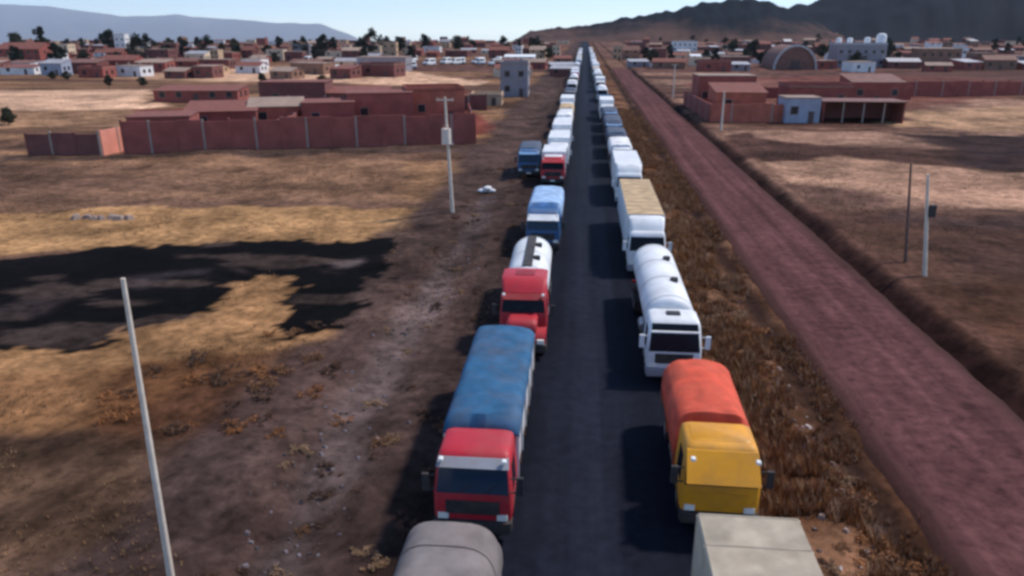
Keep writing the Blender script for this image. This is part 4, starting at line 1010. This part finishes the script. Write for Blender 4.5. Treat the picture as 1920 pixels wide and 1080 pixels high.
# px of the trunk, base y, crown top y, kind, label
TL = [(205, 100, 57, 0, 'dark rounded tree left of the white tower house'), (82, 102, 56, 1, 'tall slim tree above the cream house in the left town'), (32, 100, 66, 2, 'dark tree behind the big red brick house'),
      (236, 98, 70, 2, 'dark tree right of the white tower house'), (318, 92, 74, 2, 'low dark tree in the middle left skyline'), (372, 92, 72, 0, 'dark tree above the cream tin roofed house'),
      (525, 92, 70, 0, 'dark tree behind the cream two storey house'), (606, 100, 68, 0, 'round dark tree standing alone in the left skyline'), (700, 106, 60, 3, 'tall dark tree behind the grey warehouse'),
      (680, 106, 72, 0, 'dark tree left of the tallest tree behind the warehouse'), (750, 100, 70, 0, 'dark tree above the left parked vans'), (798, 94, 66, 0, 'square topped dark tree above the parked vans'),
      (858, 94, 72, 2, 'low dark tree right of the square topped tree'), (945, 104, 72, 3, 'big dark tree left of the white long roofed house'), (1005, 102, 76, 2, 'dark tree right of the white long roofed house'),
      (1022, 106, 84, 0, 'small dark tree near the far end of the highway'), (100, 148, 134, 2, 'dark bushy tree left of centre at the field edge'), (126, 148, 134, 2, 'dark bushy tree right of its twin at the field edge'),
      (205, 163, 142, 0, 'small dark tree at the corner of the bright field'), (268, 160, 146, 2, 'wide dark tree at the end of the bright field'), (492, 158, 138, 0, 'dark tree behind the dark unfinished house'),
      (605, 160, 142, 2, 'small dark tree right of the dark unfinished house'), (1410, 110, 78, 0, 'dark tree left of the arched shed'), (1604, 130, 104, 2, 'dark tree before the grey block building'),
      (1680, 124, 98, 0, 'dark tree right of the grey block building'), (1375, 100, 78, 2, 'dark tree at the foot of the brown hill'), (1255, 104, 84, 0, 'dark tree above the long low white wall'),
      (15, 232, 206, 2, 'dark bush tree at the left frame edge before the brick wall'), (1540, 108, 86, 2, 'dark tree behind the right rim of the arched shed'), (440, 94, 76, 2, 'dark low tree right of the narrow tan house')]
for px, by, ty, k, lb in TL:
    x, yy = on_ground(px, by); hh = at_dist(px, ty, yy)[2] - float(ground_z(x, yy)); tree(k, x, yy, hh / (TREES[k][2] * .95), lb, None)
for i in range(110):
    px = rnd.uniform(-20, 1040) if i < 72 else rnd.uniform(1180, 1930); by = rnd.uniform(77, 128); x, yy = on_ground(px, by)
    if -8 < x < 24: continue
    k = rnd.randrange(4); sd_ = 'left' if x < 0 else 'right'
    lm = min(MARKS, key=lambda q: abs(q[0] - px) + 3 * abs(q[1] - by))
    tree(k, x, yy, rnd.uniform(.6, .95), f'small dark tree {"left of" if px < lm[0] else "right of"} {lm[2]}', f'small dark trees in the {sd_} town')

# ------------------------------------------------------------------ dry bushes, rubble, litter
BUSH = []
for k in range(4):
    r_ = np.random.RandomState(90 + k); vs = []; fs = []
    cl = [(r_.normal() * .42, r_.normal() * .42, r_.uniform(.12, .42), r_.uniform(.18, .4)) for q in range(9)]
    for i in range(520):
        c = cl[r_.randint(9)]; d = r_.normal(size=3); d *= c[3] * r_.uniform(.4, 1) / np.linalg.norm(d); q = len(vs)
        p = np.array(c[:3]) + d; p[2] = abs(p[2]) * .9 + .01
        u = r_.normal(size=3) + np.array([0, 0, .8]); u /= np.linalg.norm(u); sdv = np.cross(u, r_.normal(size=3)); sdv /= np.linalg.norm(sdv)
        ln = r_.uniform(.06, .17); u *= ln; sdv *= r_.uniform(.014, .04)
        vs += [tuple(p - u), tuple(p + sdv), tuple(p + u), tuple(p - sdv)]; fs.append((q, q + 1, q + 2, q + 3))
    me = bpy.data.meshes.new('dry_bush'); me.from_pydata(vs, [], fs)
    me.materials.append([mat('bush_brown', L(124, 88, 62), .95, .35, 1.5), mat('bush_dark', L(92, 68, 54), .95, .35, 1.5), mat('bush_straw', L(150, 120, 92), .95, .3, 1.5), mat('bush_rust', L(140, 92, 56), .95, .3, 1.5)][k]); BUSH.append(me)
bn = ['brown', 'dark', 'straw coloured', 'rusty']
def bush(k, x, y, s, where):
    o = obj('dry_bush', BUSH[k], None, None, (x, y, float(ground_z(x, y)) - .03), (0, 0, rnd.uniform(0, 6.28)), (s, s * rnd.uniform(.8, 1.2), s * rnd.uniform(.6, .95)))
    tag(o, f'{bn[k]} dry bush {where}', 'bush', f'{bn[k]} bushes {where}')
for i in range(85):
    yy = 14 + 75 * rnd.random() ** 1.3; bush(rnd.choice([0, 0, 1, 2, 3]), rnd.uniform(6.6, 9.9), yy, rnd.uniform(.35, .95), 'on the verge right of the truck queue')
for i in range(40):
    px, py = rnd.uniform(180, 640), rnd.uniform(600, 830)
    if py < 600 + (640 - px) * .18: continue
    x, yy = on_ground(px, py, -.3); bush(rnd.choice([0, 1, 1, 3]), x, yy, rnd.uniform(.35, .8), 'below the burnt patch in the left field')
for i in range(75):
    bush(rnd.choice([0, 1, 1, 2]), rnd.uniform(-11, -5.0), 14 + 75 * rnd.random() ** 1.3, rnd.uniform(.22, .6), 'on the verge left of the truck queue')

def scatter(name, label, n, sampler, shape, mats, seed):
    r_ = np.random.RandomState(seed); V = []; F = []; CC = []
    P_ = sampler(r_, n)
    zz = ground_z(P_[:, 0], P_[:, 1])
    for (x, y, s, c), z in zip(P_, zz):
        v, f = shape(r_, s); k = len(V)
        V += [(x + a[0], y + a[1], z + a[2]) for a in v]; F += [tuple(i + k for i in q) for q in f]
        CC += [c] * len(v)
    me = bpy.data.meshes.new(name); me.from_pydata(V, [], F)
    at = me.color_attributes.new('tone', 'FLOAT_COLOR', 'POINT'); cs = np.array(mats)[np.array(CC).astype(int)] * r_.uniform(.75, 1.25, (len(V), 1)); at.data.foreach_set('color', np.concatenate([cs, np.ones((len(V), 1))], 1).astype(np.float32).ravel())
    o = obj(name, me, soil_mat(name + '_tone', 'tone', None, .4, .1)); tag(o, label, kind='stuff'); return o
def tuft(r_, s):
    v = []; f = []
    for i in range(7):
        a = r_.uniform(0, 6.28); b = a + r_.uniform(-.6, .6); w_ = .022 * s + .008; dx, dy = math.cos(a), math.sin(a); k = len(v)
        ln = s * r_.uniform(.6, 1.1); le = r_.uniform(.2, .7)
        v += [(-dy * w_, dx * w_, -.02), (dy * w_, -dx * w_, -.02), (dx * ln * le, dy * ln * le, ln)]; f.append((k, k + 1, k + 2))
    return v, f
def stone(r_, s):
    c, q = math.cos(r_.uniform(0, 6.28)), r_.uniform(.6, 1)
    v = [(-s, -s * q * .7, -s * .3), (s, -s * .6, -s * .3), (s * .8, s * q, -s * .3), (-s * .9, s * .7, -s * .3), (-s * .5, -s * .4, s * r_.uniform(.3, .7)), (s * .6, -s * .3, s * r_.uniform(.3, .7)), (s * .4, s * .5, s * r_.uniform(.3, .8)), (-s * .5, s * .4, s * r_.uniform(.3, .6))]
    a = r_.uniform(0, 6.28); ca_, sa_ = math.cos(a), math.sin(a)
    return [(x * ca_ - y * sa_, x * sa_ + y * ca_, z) for x, y, z in v], [(4, 5, 6, 7), (0, 1, 5, 4), (1, 2, 6, 5), (2, 3, 7, 6), (3, 0, 4, 7)]
burnt_w = [on_ground(a, b, -.3) for a, b in BURNT]
def s_field(r_, n):
    out = []
    while len(out) < n:
        y = 12 + 95 * r_.rand(4000) ** 1.5; x = np.where(r_.rand(4000) < .68, r_.uniform(-75, -5, 4000), r_.uniform(21.5, 60, 4000))
        d = vnoise(x * .12, y * .12, 201) * .6 + vnoise(x * .5, y * .5, 203) * .4
        ok = (d > .56) & ~in_poly(burnt_w, x, y)
        for a, b in zip(x[ok], y[ok]): out.append((a, b, r_.uniform(.06, .2), r_.randint(0, 3)))
    return np.array(out[:n])
scatter('dry_grass', 'short dry grass tufts over the brown fields', 34000, s_field, tuft, [L(160, 128, 94), L(140, 106, 78), L(118, 92, 74)], 5)
def s_verge(r_, n):
    out = []
    while len(out) < n:
        y = 10 + 150 * r_.rand(4000) ** 1.7; x = r_.uniform(6.1, 12.5, 4000)
        d = vnoise(x * .5, y * .3, 211) * .6 + vnoise(x * 1.6, y * 1.3, 213) * .4
        for a, b in zip(x[d > .42], y[d > .42]): out.append((a, b, r_.uniform(.18, .62) * (1 - .5 * (a > 10.2)), r_.randint(0, 4)))
    return np.array(out[:n])
scatter('verge_weeds', 'tangled dry weeds along the right highway verge', 34000, s_verge, tuft, [L(146, 100, 64), L(124, 84, 54), L(172, 142, 116), L(104, 76, 58)], 6)
def s_rubble(r_, n):
    y = 12 + 80 * r_.rand(n) ** 1.5; x = -9.1 + r_.normal(size=n) * .9 + .5 * np.sin(y * .15)
    return np.stack([x, y, .03 + .12 * r_.rand(n) ** 3, r_.randint(0, 3, n)], 1)
scatter('rubble', 'pale rubble strewn along the ditch left of the trucks', 900, s_rubble, stone, [L(96, 88, 90), L(118, 110, 114), L(80, 72, 72)], 7)
def s_rubble2(r_, n):
    y = 12 + 70 * r_.rand(n) ** 1.4; x = r_.uniform(6.6, 9.9, n)
    return np.stack([x, y, .03 + .16 * r_.rand(n) ** 3, r_.randint(0, 3, n)], 1)
scatter('verge_stones', 'small pale stones among the weeds of the right verge', 700, s_rubble2, stone, [L(180, 166, 160), L(140, 120, 112), L(110, 92, 84)], 8)
# heap of white sacks on the left verge, stone heap in the straw field
SACK = mat('sack_plastic', (.72, .72, .74), .6, .1, 2, DUST, .2)
x, yy = on_ground(914, 354); 
for i, (dx, dy, dz, rz) in enumerate(((-.5, 0, 0, .4), (.35, .2, 0, -.5), (.0, .1, .32, 1.0))):
    rg = []
    for q in range(7):
        u = -1 + q / 3; k = max(.12, math.sqrt(max(0, 1 - u * u * .96)))
        rg.append([(u * .55, .36 * k * math.cos(6.2832 * j / 10), .2 + .2 * k * math.sin(6.2832 * j / 10)) for j in range(10)])
    o = MB().rings(rg).build('sack', SACK, None, 60, loc=(x + dx, yy + dy, float(ground_z(x + dx, yy + dy)) + dz), rot=(0, 0, rz))
    tag(o, ['left lower', 'right lower', 'top'][i] + ' white sack of the small heap on the left verge', 'sack', 'heap of white sacks')
STN = mat('heap_stone', L(140, 122, 112), .95, .2, 2)
x, yy = on_ground(195, 408, -.3); rs = np.random.RandomState(3)
for i in range(7):
    s = rs.uniform(.35, .6); v, f = stone(rs, s); mb = MB().add(v, f + [(3, 2, 1, 0)])
    xx = x - 2.4 + i * .8
    o = mb.build('field_stone', STN, None, None, .03, loc=(xx, yy + rs.uniform(-.4, .4), float(ground_z(xx, yy)) + s * .2)); tag(o, ['leftmost', 'second', 'third', 'fourth', 'fifth', 'sixth', 'rightmost'][i] + ' boulder from the left of the row in the straw field', 'stone', 'row of field boulders')

# things that share a look get their place in the row as well
from collections import defaultdict
same = defaultdict(list)
for o in bpy.data.objects:
    if o.parent is None and 'label' in o and 'category' in o: same[o['label']].append(o)
for lb, os_ in same.items():
    if len(os_) < 2: continue
    bushy = os_[0]['category'] == 'bush'
    os_.sort(key=lambda o: o.location.y if bushy else o.location.x / max(o.location.y, 1))
    for i, o in enumerate(os_): o['label'] = f'{lb}, {ordinal(i + 1)} from ' + ('the camera' if bushy else 'left')
